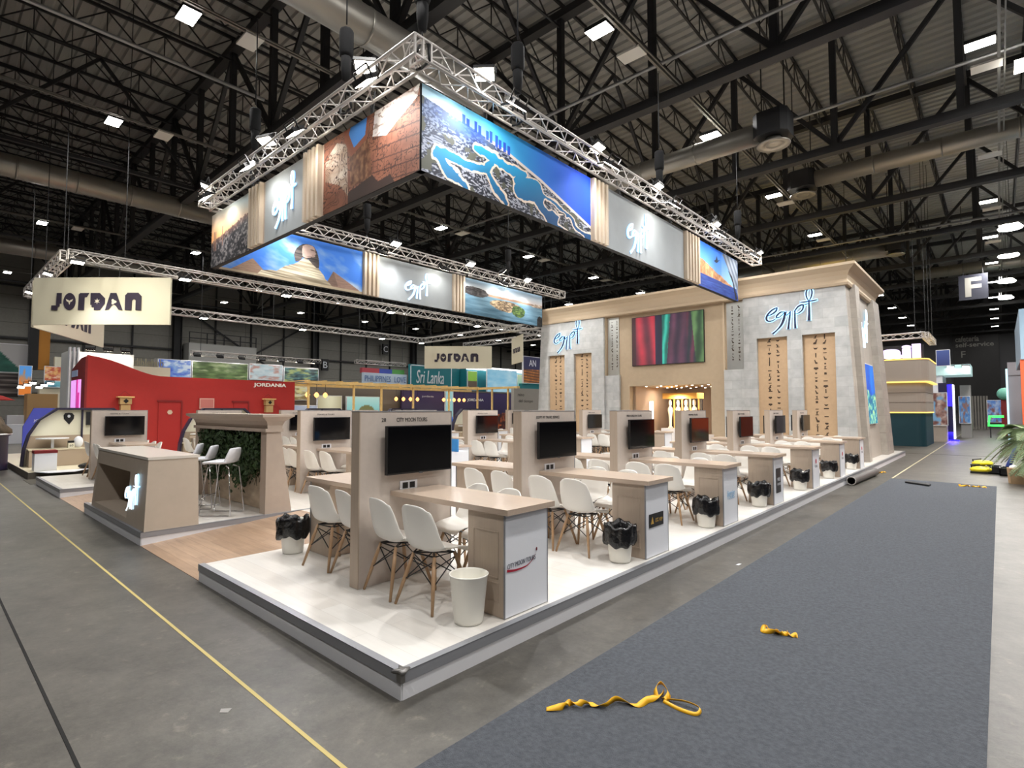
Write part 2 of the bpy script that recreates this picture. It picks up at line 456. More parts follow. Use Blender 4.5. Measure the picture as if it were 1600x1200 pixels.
# lengthwise bracing trusses (deep) hung between main trusses
def brace_mesh():
    mb = MB()
    for j in range(12):
        y = -1.2 + 6.27 * j
        mb.bar((0, y, 10.1), (0, y + 3.13, 13.7), .1); mb.bar((0, y + 3.13, 13.7), (0, y + 6.27, 10.1), .1)
    mb.box(-.06, .06, -1.2, 74, 10.02, 10.14)
    return mb
b0 = None
for n_, x in enumerate((-44.8, -32.3, -19.8, -7.25, 5.3)):
    if b0 is None: b0 = tag(brace_mesh().build('roof_bracing', M_steel), '', 'bracing', 'lengthwise roof bracing'); o = b0
    else: o = b0.copy(); C.objects.link(o)
    o.location.x = x; o['label'] = 'dark lengthwise roof bracing with long diagonals, %s from the far side wall' % ORD[n_]
# lamp trays along the lamp lines
M_tray = mat('galvanised_tray', rgb(120, 118, 112), .4, metal=.5)
l0 = None
for i, x in enumerate(GX):
    if l0 is None: l0 = tag(MB().box(.3, .36, -8, 72, 10.2, 10.28).box(.42, .45, -8, 72, 10.2, 10.23).build('cable_tray', M_tray), '', 'cable tray', 'cable trays on the lamp lines'); o = l0
    else: o = l0.copy(); C.objects.link(o)
    o.location.x = x; o['label'] = 'thin grey cable tray following the %s line of hall lamps' % ORD[i]
e0 = None
for i, x in enumerate(GX[2:9]):
    for j, y in enumerate(GY[1:8]):
        if e0 is None: e0 = tag(MB().box(-.3, .3, -.2, .2, .02, .07).bar((0, 0, .07), (.25, 0, .07), .04).build('unlit_panel', mat('unlit_panel_white', rgb(215, 212, 205), .5)), '', 'lamp panel', 'unlit panels beside the hall lamps'); o = e0
        else: o = e0.copy(); C.objects.link(o)
        o.location = (x + .1, y + 1.25, 10.15); o['label'] = 'unlit white panel beside the %s lamp of the %s hall lamp line' % (ORD[j], ORD[i])
# air ducts with diffusers
M_duct = mat('duct_metal', rgb(150, 146, 138), .4, metal=.6)
def duct(p, q, r, label, n=0):
    t = thing('air_duct', label, 'air duct', (0, 0, 0))
    mb = MB(); P0 = Vector(p); Q0 = Vector(q)
    mb.tube([p, q], r, 20).build('pipe', M_duct, t)
    L = (Q0 - P0).length; k = int(L / 1.6); mb = MB()
    for i in range(1, k):
        c = P0.lerp(Q0, i / k); d = (Q0 - P0).normalized() * .03
        mb.tube([c - d, c + d], r * 1.03, 20)
    o = mb.build('seam_ring', M_duct, t); o['kind'] = 'stuff'
duct((-6.5, -8, 9.35), (-6.5, 7.2, 9.35), .36, 'big round air duct running over the near corner of the banner ring')
duct((-21.8, -8, 9.9), (-21.8, 6.6, 9.9), .38, 'round air duct ending above the cream hanging sign')
duct((-34, -8, 9.9), (-34, 12, 9.9), .38, 'far round air duct low under the roof by the side wall')
duct((-9.5, 14.0, 9.6), (-2.2, 14.0, 9.6), .3, 'round air duct leading to the nearest boxed diffuser')
duct((-2.2, 20.3, 10.3), (9, 20.3, 10.3), .3, 'round air duct crossing above the stone portal roof')
duct((-9.5, 33, 10.3), (-1.5, 33, 10.3), .35, 'round air duct far behind the stone portal')
duct((-1.2, 42.2, 10.6), (9, 42.2, 10.6), .35, 'farthest round air duct, near the hall letter sign')
def diffuser(x, y, z, label):
    t = thing('air_diffuser', label, 'air diffuser', (x, y, z))
    mb = MB().prism([(-.45, -.3), (-.3, -.45), (.3, -.45), (.45, -.3), (.45, .3), (.3, .45), (-.3, .45), (-.45, .3)], -.3, .35); mb.build('plenum_box', M_steel, t)
    MB().bar((.3, 0, .35), (.3, 0, 14.55 - z), .03).bar((-.3, 0, .35), (-.3, 0, 14.55 - z), .03).build('hanger_rod', M_steel, t)
    MB().lathe([(.2, -.3), (.26, -.42), (.3, -.46), (.24, -.46), (.1, -.4)], n=24).build('neck', M_duct, t)
    MB().lathe([(.08, -.5), (.2, -.5), (.22, -.48), (.24, -.5), (.42, -.52), (.44, -.49), (.3, -.45)], n=28).build('round_vane', M_duct, t)
diffuser(-1.82, 14.0, 9.65, 'dark boxed diffuser with a round vane, nearest one over the aisle')
diffuser(-2.6, 20.3, 10.3, 'smaller boxed diffuser over the stone portal roof')
diffuser(-1.2, 33, 10.5, 'distant boxed diffuser beyond the stone portal roof')
diffuser(-21.8, 7.2, 9.9, 'boxed diffuser at the end of the duct over the cream hanging sign')
# sprinkler or cable pipes across
M_pipe = mat('pipe_grey', rgb(150, 150, 150), .4, metal=.4)
for i, (y, z) in enumerate(((10.6, 10.6), (17.0, 11.2), (29.5, 10.2))):
    tag(MB().tube([(-40, y, z), (28, y, z)], .05, 6).build('water_pipe', M_pipe), 'thin grey pipe crossing the hall beside a roof truss, %s pipe from the near end' % ORD[i], 'pipe')
tag(MB().tube([(-12.05, -9, 10.2), (-12.05, 4.2, 10.2)], .045, 6).build('water_pipe', M_pipe), 'pale thin pipe running along the roof above the near floor edge', 'pipe')

# carpet and floor marking tape
M_carpet = mat('grey_carpet', rgb(82, 86, 93), .95, noise=.22, nscale=38, bump=.7, bscale=200)
tag(MB().prism([(.5, -8), (2.57, -8), (2.57, 14.25), (.62, 14.4)], 0, .008).build('aisle_carpet', M_carpet), 'long blue-grey carpet strip laid on the concrete aisle', 'carpet')
M_tape = mat('floor_tape', rgb(186, 168, 104), .6)
M_tape2 = mat('floor_tape_pale', rgb(178, 170, 140), .6)
tag(MB().box(-30, 1.2, -.552, -.530, 0, .002).build('floor_tape', M_tape), 'thin yellow tape line on the concrete along the short edge of the stands', 'tape')
tag(MB().box(.6, .64, 14.5, 60, 0, .002).build('floor_tape', M_tape2), 'thin pale tape line running beyond the carpet end', 'tape')

# ------------------------------------------------------------------ raised stand floor
M_deckw = mat_bricks('whitewashed_floor', rgb(228, 225, 220), rgb(220, 215, 208), rgb(205, 200, 194), 1.3, .19, rough=.28, axis='xy', noise=.07, msize=.002)
M_plank = mat_bricks('oak_floor', rgb(180, 152, 128), rgb(160, 132, 108), rgb(135, 110, 88), 1.2, .12, rough=.4, axis='xy', noise=.22, msize=.002)
M_fascia = mat('fascia_white', rgb(222, 222, 226), .5)
def platform(x0, x1, y0, y1, label, edges):
    t = thing('stand_platform', label, 'platform', (0, 0, 0))
    MB().box(x0 + .012, x1 - .012, y0 + .012, y1 - .012, 0.001, P - .003).build('deck', M_deckw, t)
    fa = MB(); tr = MB()
    if 'y' in edges:
        fa.box(x0 + .004, x1 - .004, y0, y0 + .012, 0, P - .065); tr.box(x0 - .004, x1 + .004, y0 - .006, y0 + .01, P - .065, P); tr.box(x0, x1, y0 - .006, y0 + .05, P - .003, P + .003)
    if 'x' in edges:
        fa.box(x1 - .012, x1, y0 + .012, y1, 0, P - .065); tr.box(x1 - .01, x1 + .006, y0 - .006, y1, P - .065, P); tr.box(x1 - .05, x1 + .006, y0, y1, P - .003, P + .003)
    fa.build('fascia', M_fascia, t); tr.build('edge_trim', M_trim, t)
    return t
pl = platform(-3.35, 0, 0, 23.0, 'long raised white stand floor beside the carpet, nearest corner', 'xy')
MB().lathe([(.01, -.01), (.034, -.008), (.046, .004), (.036, .016), (.016, .018), (0, .016)], (-.012, .012, P), 9, lambda r, z, t: (r * (1 + .5 * math.sin(5 * t)), z)).box(-.03, .012, -.012, .02, P - .06, P).build('corner_tape', mat('duct_tape', rgb(120, 118, 116), .3, metal=.5), pl)
p2 = platform(-8.7, -5.4, 0, 23.0, 'middle raised stand floor under the reception counter', 'xy')
p3 = platform(-13.9, -10.9, 0, 23.0, 'far raised stand floor with the last screen walls', 'xy')
for i, (a, b_) in enumerate(((-5.4, -3.35), (-10.9, -8.7))):
    o = MB()
    o._add([(a, -.0, 0.004), (b_, 0, .004), (b_, 2.1, P - .002), (a, 2.1, P - .002), (a, 0, 0), (b_, 0, 0), (b_, 2.1, 0), (a, 2.1, 0)], [(0, 1, 2, 3), (4, 7, 6, 5), (0, 4, 5, 1), (1, 5, 6, 2), (2, 6, 7, 3), (3, 7, 4, 0)])
    o.build('access_ramp', M_plank)
    tag(bpy.data.objects[-1] if False else [q for q in bpy.data.objects if q.name.startswith('access_ramp')][-1], ['oak plank ramp between the nearest platform and the reception counter', 'oak plank ramp between the reception counter and the far platform'][i], 'ramp')
    tag(MB().box(a + .002, b_ - .002, 2.1, 16.4, 0.001, P - .002).build('aisle_deck', M_deckw), ['raised white floor behind the nearer oak ramp', 'raised white floor behind the farther oak ramp'][i], 'platform')
tag(MB().box(-15.1, -13.9, -.1, 20, 0, .006).build('aisle_mat', mat('dark_mat', rgb(86, 82, 74), .9)), 'dark mat strip between the far platform and the arched booths', 'mat')

# ------------------------------------------------------------------ chairs, desks, screen walls
def shell_fn(u, v):
    # v: 0 front lip -> 1 top of back ; u across
    pts = [(.215, .395), (.205, .425), (.13, .435), (.0, .425), (-.10, .43), (-.165, .47), (-.195, .55), (-.215, .66), (-.235, .76), (-.245, .81)]
    wd = [.19, .208, .22, .225, .225, .22, .213, .2, .175, .125]
    lift = [0, .005, .02, .045, .06, .06, .045, .03, .015, 0]
    k = v * (len(pts) - 1); i = min(int(k), len(pts) - 2); f = k - i
    f2 = f
    y = pts[i][0] * (1 - f2) + pts[i + 1][0] * f2; z = pts[i][1] * (1 - f2) + pts[i + 1][1] * f2
    W = wd[i] * (1 - f2) + wd[i + 1] * f2; Lf = lift[i] * (1 - f2) + lift[i + 1] * f2
    s = 2 * u - 1; x = W * s; e = abs(s) ** 3
    if v < .5: z += Lf * e
    else:
        y += (Lf + .03) * e; z += .02 * e * (1 - v)
    if v > .9: z -= .02 * e
    return (x, y, z)
def chair_proto():
    t = thing('shell_chair', '', 'chair', (0, 0, 0))
    o = MB().grid(shell_fn, 12, 20).build('seat_shell', M_shell, t)
    md = o.modifiers.new('s', 'SOLIDIFY'); md.thickness = .012; md.offset = -1
    md = o.modifiers.new('b', 'SUBSURF'); md.levels = 1; md.render_levels = 1
    top = []; bot = []
    for sx in (-1, 1):
        for sy in (-1, 1):
            a = (sx * .12, .01 + sy * .11, .40); b_ = (sx * .215, .01 + sy * .215, 0)
            top.append(Vector(a)); bot.append(Vector(b_))
            MB().tube([a, tuple(Vector(a).lerp(Vector(b_), .4)), b_], [.013, .017, .011], 8).build('leg', M_wood, t)
    w_ = MB(); idx = [(0, 1), (1, 3), (3, 2), (2, 0)]
    for a, b_ in idx:
        for (p, q) in ((a, b_), (b_, a)):
            w_.tube([top[p].lerp(bot[p], .08), top[q].lerp(bot[q], .52)], .005, 5)
    for p, q in ((0, 3), (1, 2)): w_.tube([top[p], top[q]], .007, 5)
    w_.tube([top[0], top[1], top[3], top[2], top[0]], .007, 5)
    w_.build('wire_brace', M_black, t)
    return t
chair0 = chair_proto(); chair_used = [False]
def chair(x, y, rz, label, group):
    if not chair_used[0]:
        chair_used[0] = True; t = chair0; kids(t)
        KIDS[t.name] = [(c, []) for c in kids(t)]
        t.location = (x, y, P); t.rotation_euler = (0, 0, rz); t['label'] = label; t['group'] = group; return t
    return dup(chair0, (x, y, P), rz, label, group)

def tv_proto():
    t = thing('wall_screen', '', 'television')
    # faces local +x
    MB().box(.0, .05, -.1, .1, -.1, .1).box(.0, .02, -.2, .2, -.03, .03).build('wall_bracket', M_black, t)
    MB().box(.05, .085, -.38, .38, -.215, .225).box(.03, .05, -.26, .26, -.16, .14).build('casing', M_tvbody, t)
    MB().box(.0852, .087, -.37, .37, -.2, .215).build('display', M_screen, t)
    MB().box(.085, .09, -.02, .02, -.222, -.21).build('sensor', mat('grey_plastic', rgb(90, 90, 94), .4), t)
    return t
tv0 = tv_proto(); tv_used = [False]
def tv(x, y, z, rz, label, group):
    if not tv_used[0]:
        tv_used[0] = True; KIDS[tv0.name] = [(c, []) for c in kids(tv0)]
        t = tv0; t.location = (x, y, z); t.rotation_euler = (0, 0, rz); t['label'] = label; t['group'] = group; return t
    return dup(tv0, (x, y, z), rz, label, group)

def wall_proto():
    # local: centre x=0, y from 0 to 1.05
    t = thing('screen_wall', '', 'partition')
    MB().box(-.06, .06, 0.0, 1.05, 0, 1.534).build('panel', M_taupe, t)
    MB().box(-.062, .062, -.012, 0, 0, 1.534).build('end_board', M_taupe_d, t)
    MB().box(-.064, .064, -.014, 1.052, 1.528, 1.536).box(-.064, .064, 1.05, 1.058, 0, 1.536).build('edge_strip', M_trim, t)
    for s in (1, -1):
        a, b_ = sorted((s * .06, s * .068))
        k = MB().box(a, b_, .42, .62, .80, .885).build('wall_socket', M_white, t)
        a, b_ = sorted((s * .068, s * .07))
        MB().box(a, b_, .45, .51, .815, .87).box(a, b_, .53, .59, .815, .87).build('socket_insert', M_tvbody, k)
    return t
wall0 = wall_proto(); wall_used = [False]
def desk_proto():
    # local: extends +x from 0 (wall) to 1.42 ; y -.27..+.27
    t = thing('meeting_desk', '', 'desk')
    MB().box(0, 1.45, -.28, .29, .765, .808).build('desktop', M_desk, t)
    MB().box(1.0, 1.39, -.25, .25, 0, .765).build('pedestal', M_taupe_d, t)
    MB().box(1.39, 1.40, -.25, .25, 0.005, .76).build('front_panel', M_white, t)
    MB().box(1.388, 1.403, -.256, -.25, 0, .765).build('panel_edge', M_trim, t); MB().box(1.388, 1.403, .25, .256, 0, .765).build('panel_edge', M_trim, t)
    mb = MB()
    for (z0, z1) in ((.28, .62), (.1, .24)):
        mb.box(1.06, 1.33, -.254, -.25, z0, z0 + .01).box(1.06, 1.33, -.254, -.25, z1, z1 + .01).box(1.06, 1.07, -.254, -.25, z0, z1).box(1.32, 1.33, -.254, -.25, z0, z1)
    mb.build('door_moulding', M_taupe_d, t)
    return t
desk0 = desk_proto(); desk_used = [False]
WY = [.65, 2.8, 4.93, 7.08, 9.55, 12.0, 14.4]
M_ink = mat('print_dark', rgb(50, 46, 46), .6)
M_blue = mat('blue_sticker', rgb(60, 150, 225), .5)
islands = [('first', -1.55, range(0, 7)), ('second', -7.1, range(1, 7)), ('third', -12.45, range(0, 7))]
names = {0: 'CITY MOON TOURS', 1: 'EGYPT MY TRAVEL SERVICE', 2: 'MISR HORIZON TOURS', 3: 'MEMPHIS TRAVEL', 4: 'NILE TOURS', 5: 'SUN TOURS', 6: 'TRAVEL'}
TXT = []
def station(isl, k, cx, y0):
    row = '%s island %s wall' % (isl, ORD[k])
    if not wall_used[0]:
        wall_used[0] = True; wl = wall0; KIDS[wl.name] = [(c, kids(c)) for c in kids(wl)]; wl.location = (cx, y0, P)
    else: wl = dup(wall0, (cx, y0, P), 0)
    wl['label'] = 'taupe screen wall, %s from the near edge on the %s island from the carpet' % (ORD[k], isl); wl['group'] = 'screen walls'
    M = FX(cx + .0605, y0 + .44, P + 1.455)
    if k == 0 and isl == 'first':
        text('wall_name', '28', FX(.0605, .24, 1.455), height=.035, m=M_ink, depth=.002, parent=wl)
        text('wall_name', names[0], FX(.0605, .56, 1.455), height=.038, width=.36, m=M_ink, depth=.002, parent=wl)
    elif isl == 'first':
        text('wall_name', names[k], FX(.0605, .5, 1.455), height=.032, width=.46 if k < 3 else .4, m=M_ink, depth=.002, parent=wl)
    else:
        text('wall_name', 'TRAVEL & TOURS', FX(.0605, .5, 1.455), height=.028, width=.36, m=M_ink, depth=.002, parent=wl)
    for s, side in ((1, 'carpet'), (-1, 'inner')):
        if isl == 'third' and s == -1 and k > 1: continue
        tv(cx + s * .06, y0 + (.6 if s > 0 else .55), P + 1.175, 0 if s > 0 else PI, 'black flat screen, %s side, %s' % (side, row), 'black wall screens')
        if not desk_used[0]:
            desk_used[0] = True; d = desk0; KIDS[d.name] = [(c, []) for c in kids(d)]; d.location = (cx + s * .06, y0 + .6, P)
        else: d = dup(desk0, (cx + s * .06, y0 + .6, P), 0 if s > 0 else PI)
        d['label'] = 'oak topped desk with white end panel, %s side, %s' % (side, row); d['group'] = 'meeting desks'
        for a, near in ((-1, 'near'), (1, 'rear')):
            for q, dx in enumerate((.265, .73)):
                jx = random.uniform(-.005, .02) * (1 - 2 * q); jy = random.uniform(-.05, .06); jr = random.uniform(-.09, .09)
                if isl == 'first' and k == 0 and s == 1 and a == -1: jx = 0; jy = -.01; jr = (-.08, .05)[q]
                X = cx + s * (.06 + dx) + jx; Y = y0 + .6 + a * (.36) + jy
                Y = y0 + .6 + a * .37 + jy
                chair(X, Y, (0 if a < 0 else PI) + jr, 'white shell chair, %s side, %s, %s edge, %s' % (side, row, near, ('beside the wall', 'beside the pedestal')[q]), 'white shell chairs at the meeting desks')
for isl, cx, ks in islands:
    for k in ks: station(isl, k, cx, WY[k] if isl == 'first' else (WY[k] + .1 if isl == 'second' else WY[k] + .08))

def crom0(P0):
    out = []; P_ = [P0[0]] + P0 + [P0[-1]]
    for i in range(1, len(P_) - 2):
        for k in range(4):
            t = k / 4; out.append(tuple(.5 * (2 * P_[i][d] + (P_[i + 1][d] - P_[i - 1][d]) * t + (2 * P_[i - 1][d] - 5 * P_[i][d] + 4 * P_[i + 1][d] - P_[i + 2][d]) * t * t + (3 * P_[i][d] - P_[i - 1][d] - 3 * P_[i + 1][d] + P_[i + 2][d]) * t ** 3) for d in (0, 1)))
    return out + [P0[-1]]
# client marks on the white desk end panels beside the carpet
def px_mark(k):
    return (-.087, WY[k] + .6)
y = WY[0] + .6
def mark(name, label, cat='sign'):
    return thing(name, label, cat)
def endM(k, du=0, dz=0): return FX(-.0865, WY[k] + .6 + du, P + dz)
t = mark('desk_logo', 'dark slanted lettering over a red swoosh on the nearest white desk end')
a_ = math.radians(2.5); Mm = endM(0, -.065, .385) @ Matrix.Rotation(a_, 4, 'Z')
text('lettering', 'CITY MOON TOURS', Mm, width=.33, height=.036, m=mat('print_navy', rgb(45, 45, 70), .5), depth=.001, parent=t, italic=.2)
mb = MB(); pts = [(q_[0], q_[1]) for q_ in crom0([(-.235, .0), (-.14, -.012), (-.02, -.008), (.05, .02), (.105, .075)])]
mb.M = endM(0, 0, .35)
for i in range(len(pts) - 1):
    w0 = .009 * (1 - i / 16) + .0008; w1 = .009 * (1 - (i + 1) / 16) + .0008
    (x0, y0), (x1, y1) = pts[i], pts[i + 1]
    mb._add([(x0, y0 - w0, .001), (x1, y1 - w1, .001), (x1, y1 + w1, .001), (x0, y0 + w0, .001)], [(0, 1, 2, 3)])
mb.build('swoosh', mat('print_red', rgb(170, 20, 50), .5), t)
mb = MB(); mb.M = endM(0, .112, .45); mb.prism([(.009 * math.cos(i * PI / 6), .014 * math.sin(i * PI / 6)) for i in range(12)], 0, .001); mb.build('dot', mat('print_maroon', rgb(110, 14, 40), .5), t)
t = mark('desk_logo', 'black plaque with gold emblem and lettering on the second desk end')
mb = MB(); mb.M = endM(1, -.0, .38); mb.box(-.19, .13, -.07, .07, 0, .003); mb.build('plaque', mat('plaque_black', rgb(16, 16, 18), .4), t)
Mg = mat('gold_print', rgb(200, 160, 70), .4)
text('lettering', 'VIP', endM(1, .07, .37) @ Matrix.Translation((0, 0, .003)), height=.04, m=Mg, depth=.001, parent=t)
text('lettering', 'EGYPT\nTRAVEL', endM(1, -.02, .375) @ Matrix.Translation((0, 0, .003)), height=.04, m=Mg, depth=.001, parent=t)
mb = MB(); mb.M = endM(1, -.12, .38) @ Matrix.Translation((0, 0, .003)); mb.prism([(-.035, -.035), (.03, -.035), (.0, .04)], 0, .001); mb.build('emblem', Mg, t)
t = mark('desk_logo', 'pale blue script logo on the third white desk end')
text('lettering', 'Sunrise', endM(2, 0, .42), width=.28, m=mat('print_pale_blue', rgb(140, 190, 225), .5), depth=.001, parent=t, italic=.3)
text('lettering', 'TOURS', endM(2, 0, .36), width=.26, height=.05, m=MATS['print_pale_blue'], depth=.001, parent=t)
t = mark('desk_logo', 'tall black plaque with white lettering on the fourth desk end')
mb = MB(); mb.M = endM(3, -.02, .38); mb.box(-.12, .13, -.2, .2, 0, .003); mb.build('plaque', MATS['plaque_black'], t)
text('lettering', 'NILE', endM(3, 0, .4) @ Matrix.Translation((0, 0, .003)), width=.15, m=M_white, depth=.001, parent=t)
text('lettering', 'CRUISE', endM(3, 0, .32) @ Matrix.Translation((0, 0, .003)), width=.17, m=M_white, depth=.001, parent=t)
for k in (4, 5, 6):
    t = mark('desk_logo', 'small red and grey logo on the %s white desk end' % ORD[k])
    text('lettering', 'TOURS', endM(k, 0, .42), width=.2, height=.05, m=mat('print_grey', rgb(120, 120, 130), .5), depth=.001, parent=t)
    mb = MB(); mb.M = endM(k, 0, .52); mb.prism([(.05 * math.cos(i * PI / 6), .05 * math.sin(i * PI / 6)) for i in range(12)], 0, .001); mb.build('emblem', mat('print_red2', rgb(190, 50, 70), .5), t)

# waste bins
def bin_thing(x, y, label, bag=True, sc=1.0, seed=0):
    t = thing('waste_bin', label, 'waste bin', (x, y, P), 0, 'white waste bins')
    MB().lathe([(0, .004), (.098, .004), (.103, .0), (.108, .02), (.14, .335), (.148, .345), (.142, .35), (.134, .34), (.1, .03), (0, .02)], n=28).build('tub', M_bin, t)
    if bag:
        rnd = random.Random(seed)
        ph = [rnd.uniform(0, 6) for _ in range(6)]
        def fn(r, z, th):
            w_ = 1 + .05 * math.sin(5 * th + ph[0] + z * 12) + .035 * math.sin(11 * th + ph[1] - z * 20) + .02 * math.sin(17 * th + ph[2])
            return r * w_, z + .018 * math.sin(3 * th + ph[3]) + .012 * math.sin(8 * th + ph[4])
        MB().lathe([(.125, .17), (.156, .175), (.166, .2), (.168, .25), (.166, .31), (.168, .35), (.158, .378), (.14, .37), (.125, .33), (.11, .2), (.09, .1), (0, .08)], n=56, fn=fn).build('bin_liner', M_bag, t)
    else:
        MB().lathe([(.1322, .262), (.1352, .295), (.133, .27)], n=28).build('stain_band', mat('stain', rgb(216, 210, 176), .6), t)
    return t
bin_thing(-.27, .80, 'empty white waste bin beside the nearest desk end', False)
bin_thing(-.27, 2.93, 'white bin with black liner beside the second desk end', seed=1)
bin_thing(-.27, 5.13, 'white bin with black liner beside the third desk end', seed=2)
bin_thing(-.25, 7.2, 'white bin with black liner beside the fourth desk end', seed=3)
bin_thing(-.25, 9.6, 'white bin with black liner beside the fifth desk end', seed=4)
bin_thing(-.25, 12.0, 'white bin with black liner beside the sixth desk end', seed=5)
bin_thing(-.25, 14.5, 'white bin with black liner beside the seventh desk end', seed=6)
bin_thing(-3.1, .85, 'white bin with slumping black liner beside the oak ramp', seed=8)

# ------------------------------------------------------------------ the country logo in brush script
def crom(pts, n=8):
    P_ = [pts[0]] + list(pts) + [pts[-1]]; out = []
    for i in range(1, len(P_) - 2):
        for k in range(n):
            t = k / n; q = []
            for d in range(len(pts[0])):
                a, b_, c, e = P_[i - 1][d], P_[i][d], P_[i + 1][d], P_[i + 2][d]
                q.append(.5 * (2 * b_ + (c - a) * t + (2 * a - 5 * b_ + 4 * c - e) * t * t + (3 * b_ - a - 3 * c + e) * t ** 3))
            out.append(q)
    out.append(list(pts[-1])); return out
# x, y in a 400 x 390 field (y down), third number = half width
LOGO = {
 'letter_e': [[(90, 142, 6), (46, 162, 8), (10, 202, 9), (0, 238, 9), (14, 262, 8), (48, 262, 6), (88, 238, 2)], [(90, 142, 5), (80, 172, 8), (52, 196, 7), (12, 214, 4)]],
 'letter_g': [[(150, 192, 4), (118, 190, 7), (88, 215, 8), (82, 236, 6), (105, 236, 5), (140, 205, 4), (150, 196, 7), (143, 250, 11), (120, 310, 10), (85, 355, 7), (48, 388, 9)]],
 'letter_y': [[(162, 190, 5), (156, 216, 7), (168, 222, 5), (192, 196, 4)], [(194, 190, 5), (188, 240, 8), (180, 300, 8), (174, 356, 10)]],
 'letter_p': [[(230, 184, 5), (228, 240, 8), (228, 300, 8), (230, 355, 10)], [(224, 200, 5), (255, 156, 8), (292, 146, 8), (288, 186, 7), (262, 212, 6), (232, 222, 3)]],
 'ankh_t': [[(292, 146, 4), (320, 142, 5), (340, 138, 3)], [(338, 120, 6), (338, 180, 9), (337, 240, 10), (334, 296, 13)], [(266, 116, 4), (300, 120, 7), (340, 118, 6), (380, 116, 7), (404, 112, 3)],
            [(338, 118, 4), (322, 82, 6), (318, 40, 7), (328, 8, 6), (342, 0, 5), (358, 12, 6), (362, 46, 7), (354, 84, 6), (338, 118, 4)]],
}
def ribbon2d(mb, pts, grow, z0, z1):
    q = crom(pts, 6); n = len(q); Lf = []; Rt = []
    for i in range(n):
        a = q[max(0, i - 1)]; c = q[min(n - 1, i + 1)]; dx, dy = c[0] - a[0], c[1] - a[1]; l = math.hypot(dx, dy) or 1
        nx, ny = -dy / l, dx / l; h = max(q[i][2], 1.5) + grow
        Lf.append((q[i][0] + nx * h, q[i][1] + ny * h)); Rt.append((q[i][0] - nx * h, q[i][1] - ny * h))
    vs = [(p[0], p[1], z) for z in (z0, z1) for p in Lf + Rt]; o = 2 * n
    fs = []
    for i in range(n - 1):
        fs += [(o + i, o + i + 1, o + n + i + 1, o + n + i), (i, n + i, n + i + 1, i + 1), (i, i + 1, o + i + 1, o + i), (n + i, o + n + i, o + n + i + 1, n + i + 1)]
    fs += [(0, o, o + n, n), (n - 1, 2 * n - 1, o + 2 * n - 1, o + n - 1)]
    mb._add(vs, fs)
def logo(M, W, H, label, parent=None, face=None, glow=None, grow=9, wide=0, lamp=0):
    """M: frame whose origin is the lower left corner of the logo"""
    t = thing('illuminated_logo', label, 'sign')
    T = M @ Matrix.Scale(1, 4) @ Matrix(((W / 400, 0, 0, 0), (0, -H / 390, 0, H), (0, 0, 1, 0), (0, 0, 0, 1)))
    for nm, strokes in LOGO.items():
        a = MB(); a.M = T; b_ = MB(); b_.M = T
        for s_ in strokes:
            ribbon2d(b_, s_, grow, .002, .010)  # light spilling round each stroke, put in as a wider glowing strip
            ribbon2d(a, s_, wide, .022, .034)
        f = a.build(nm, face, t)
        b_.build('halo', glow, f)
    return t

# ------------------------------------------------------------------ reception counter
t = thing('reception_counter', 'sloped taupe reception counter with lit script logo at the platform corner', 'counter')
M_counter = mat('counter_taupe', rgb(180, 166, 150), .55, noise=.03)
zt = 1.1
def slab_y(mb, x0, x1, z0, z1, yb0, yt0, yb1, yt1):
    # a slab in the front face; y interpolated by height because the face leans
    pass
bx0, bx1, tx0, tx1 = -8.35, -5.40, -8.22, -5.48
def Xl(z): f = (z - P) / (zt - P); return bx0 + (tx0 - bx0) * f
def Xr(z): f = (z - P) / (zt - P); return bx1 + (tx1 - bx1) * f
def Yf(z): return .03 + .05 * (z - P) / (zt - P)
nx0, nx1, nz0, nz1 = -8.18, -6.25, .24, .86
def lean(mb, xa0, xa1, z0, xb0, xb1, z1, y1=.66):
    mb.hexa([(xa0, Yf(z0)), (xa1, Yf(z0)), (xa1, y1), (xa0, y1)], z0, [(xb0, Yf(z1)), (xb1, Yf(z1)), (xb1, y1), (xb0, y1)], z1)
mb = MB()
lean(mb, Xl(P), Xr(P), P, Xl(nz0), Xr(nz0), nz0)
lean(mb, Xl(nz1), Xr(nz1), nz1, Xl(zt - .035), Xr(zt - .035), zt - .035)
lean(mb, Xl(nz0), nx0, nz0, Xl(nz1), nx0, nz1)
lean(mb, nx1, Xr(nz0), nz0, nx1, Xr(nz1), nz1)
mb.box(nx0, nx1, .5, .66, nz0, nz1)
mb.build('body', M_counter, t)
MB().hexa([(tx0 - .01, .07), (tx1 + .01, .07), (tx1 + .01, .68), (tx0 - .01, .68)], zt - .035, [(tx0 - .01, .07), (tx1 + .01, .07), (tx1 + .01, .68), (tx0 - .01, .68)], zt).build('countertop', mat('counter_top', rgb(214, 208, 198), .3, coat=.3), t)
mb = MB().box(nx0 + .55, nx1, .46, .5, nz0, .56)
for i in range(12): mb.box(nx0 + .6 + i * .115, nx0 + .63 + i * .115, .44, .46, nz0, .54)
mb.build('slatted_inset', mat('inset_tan', rgb(188, 158, 130), .6), t)
logo(FY(-6.3, .052, .34), .6, .52, 'small lit script logo on the front of the reception counter', face=M_glow_w, glow=M_glow, grow=2, wide=-3)

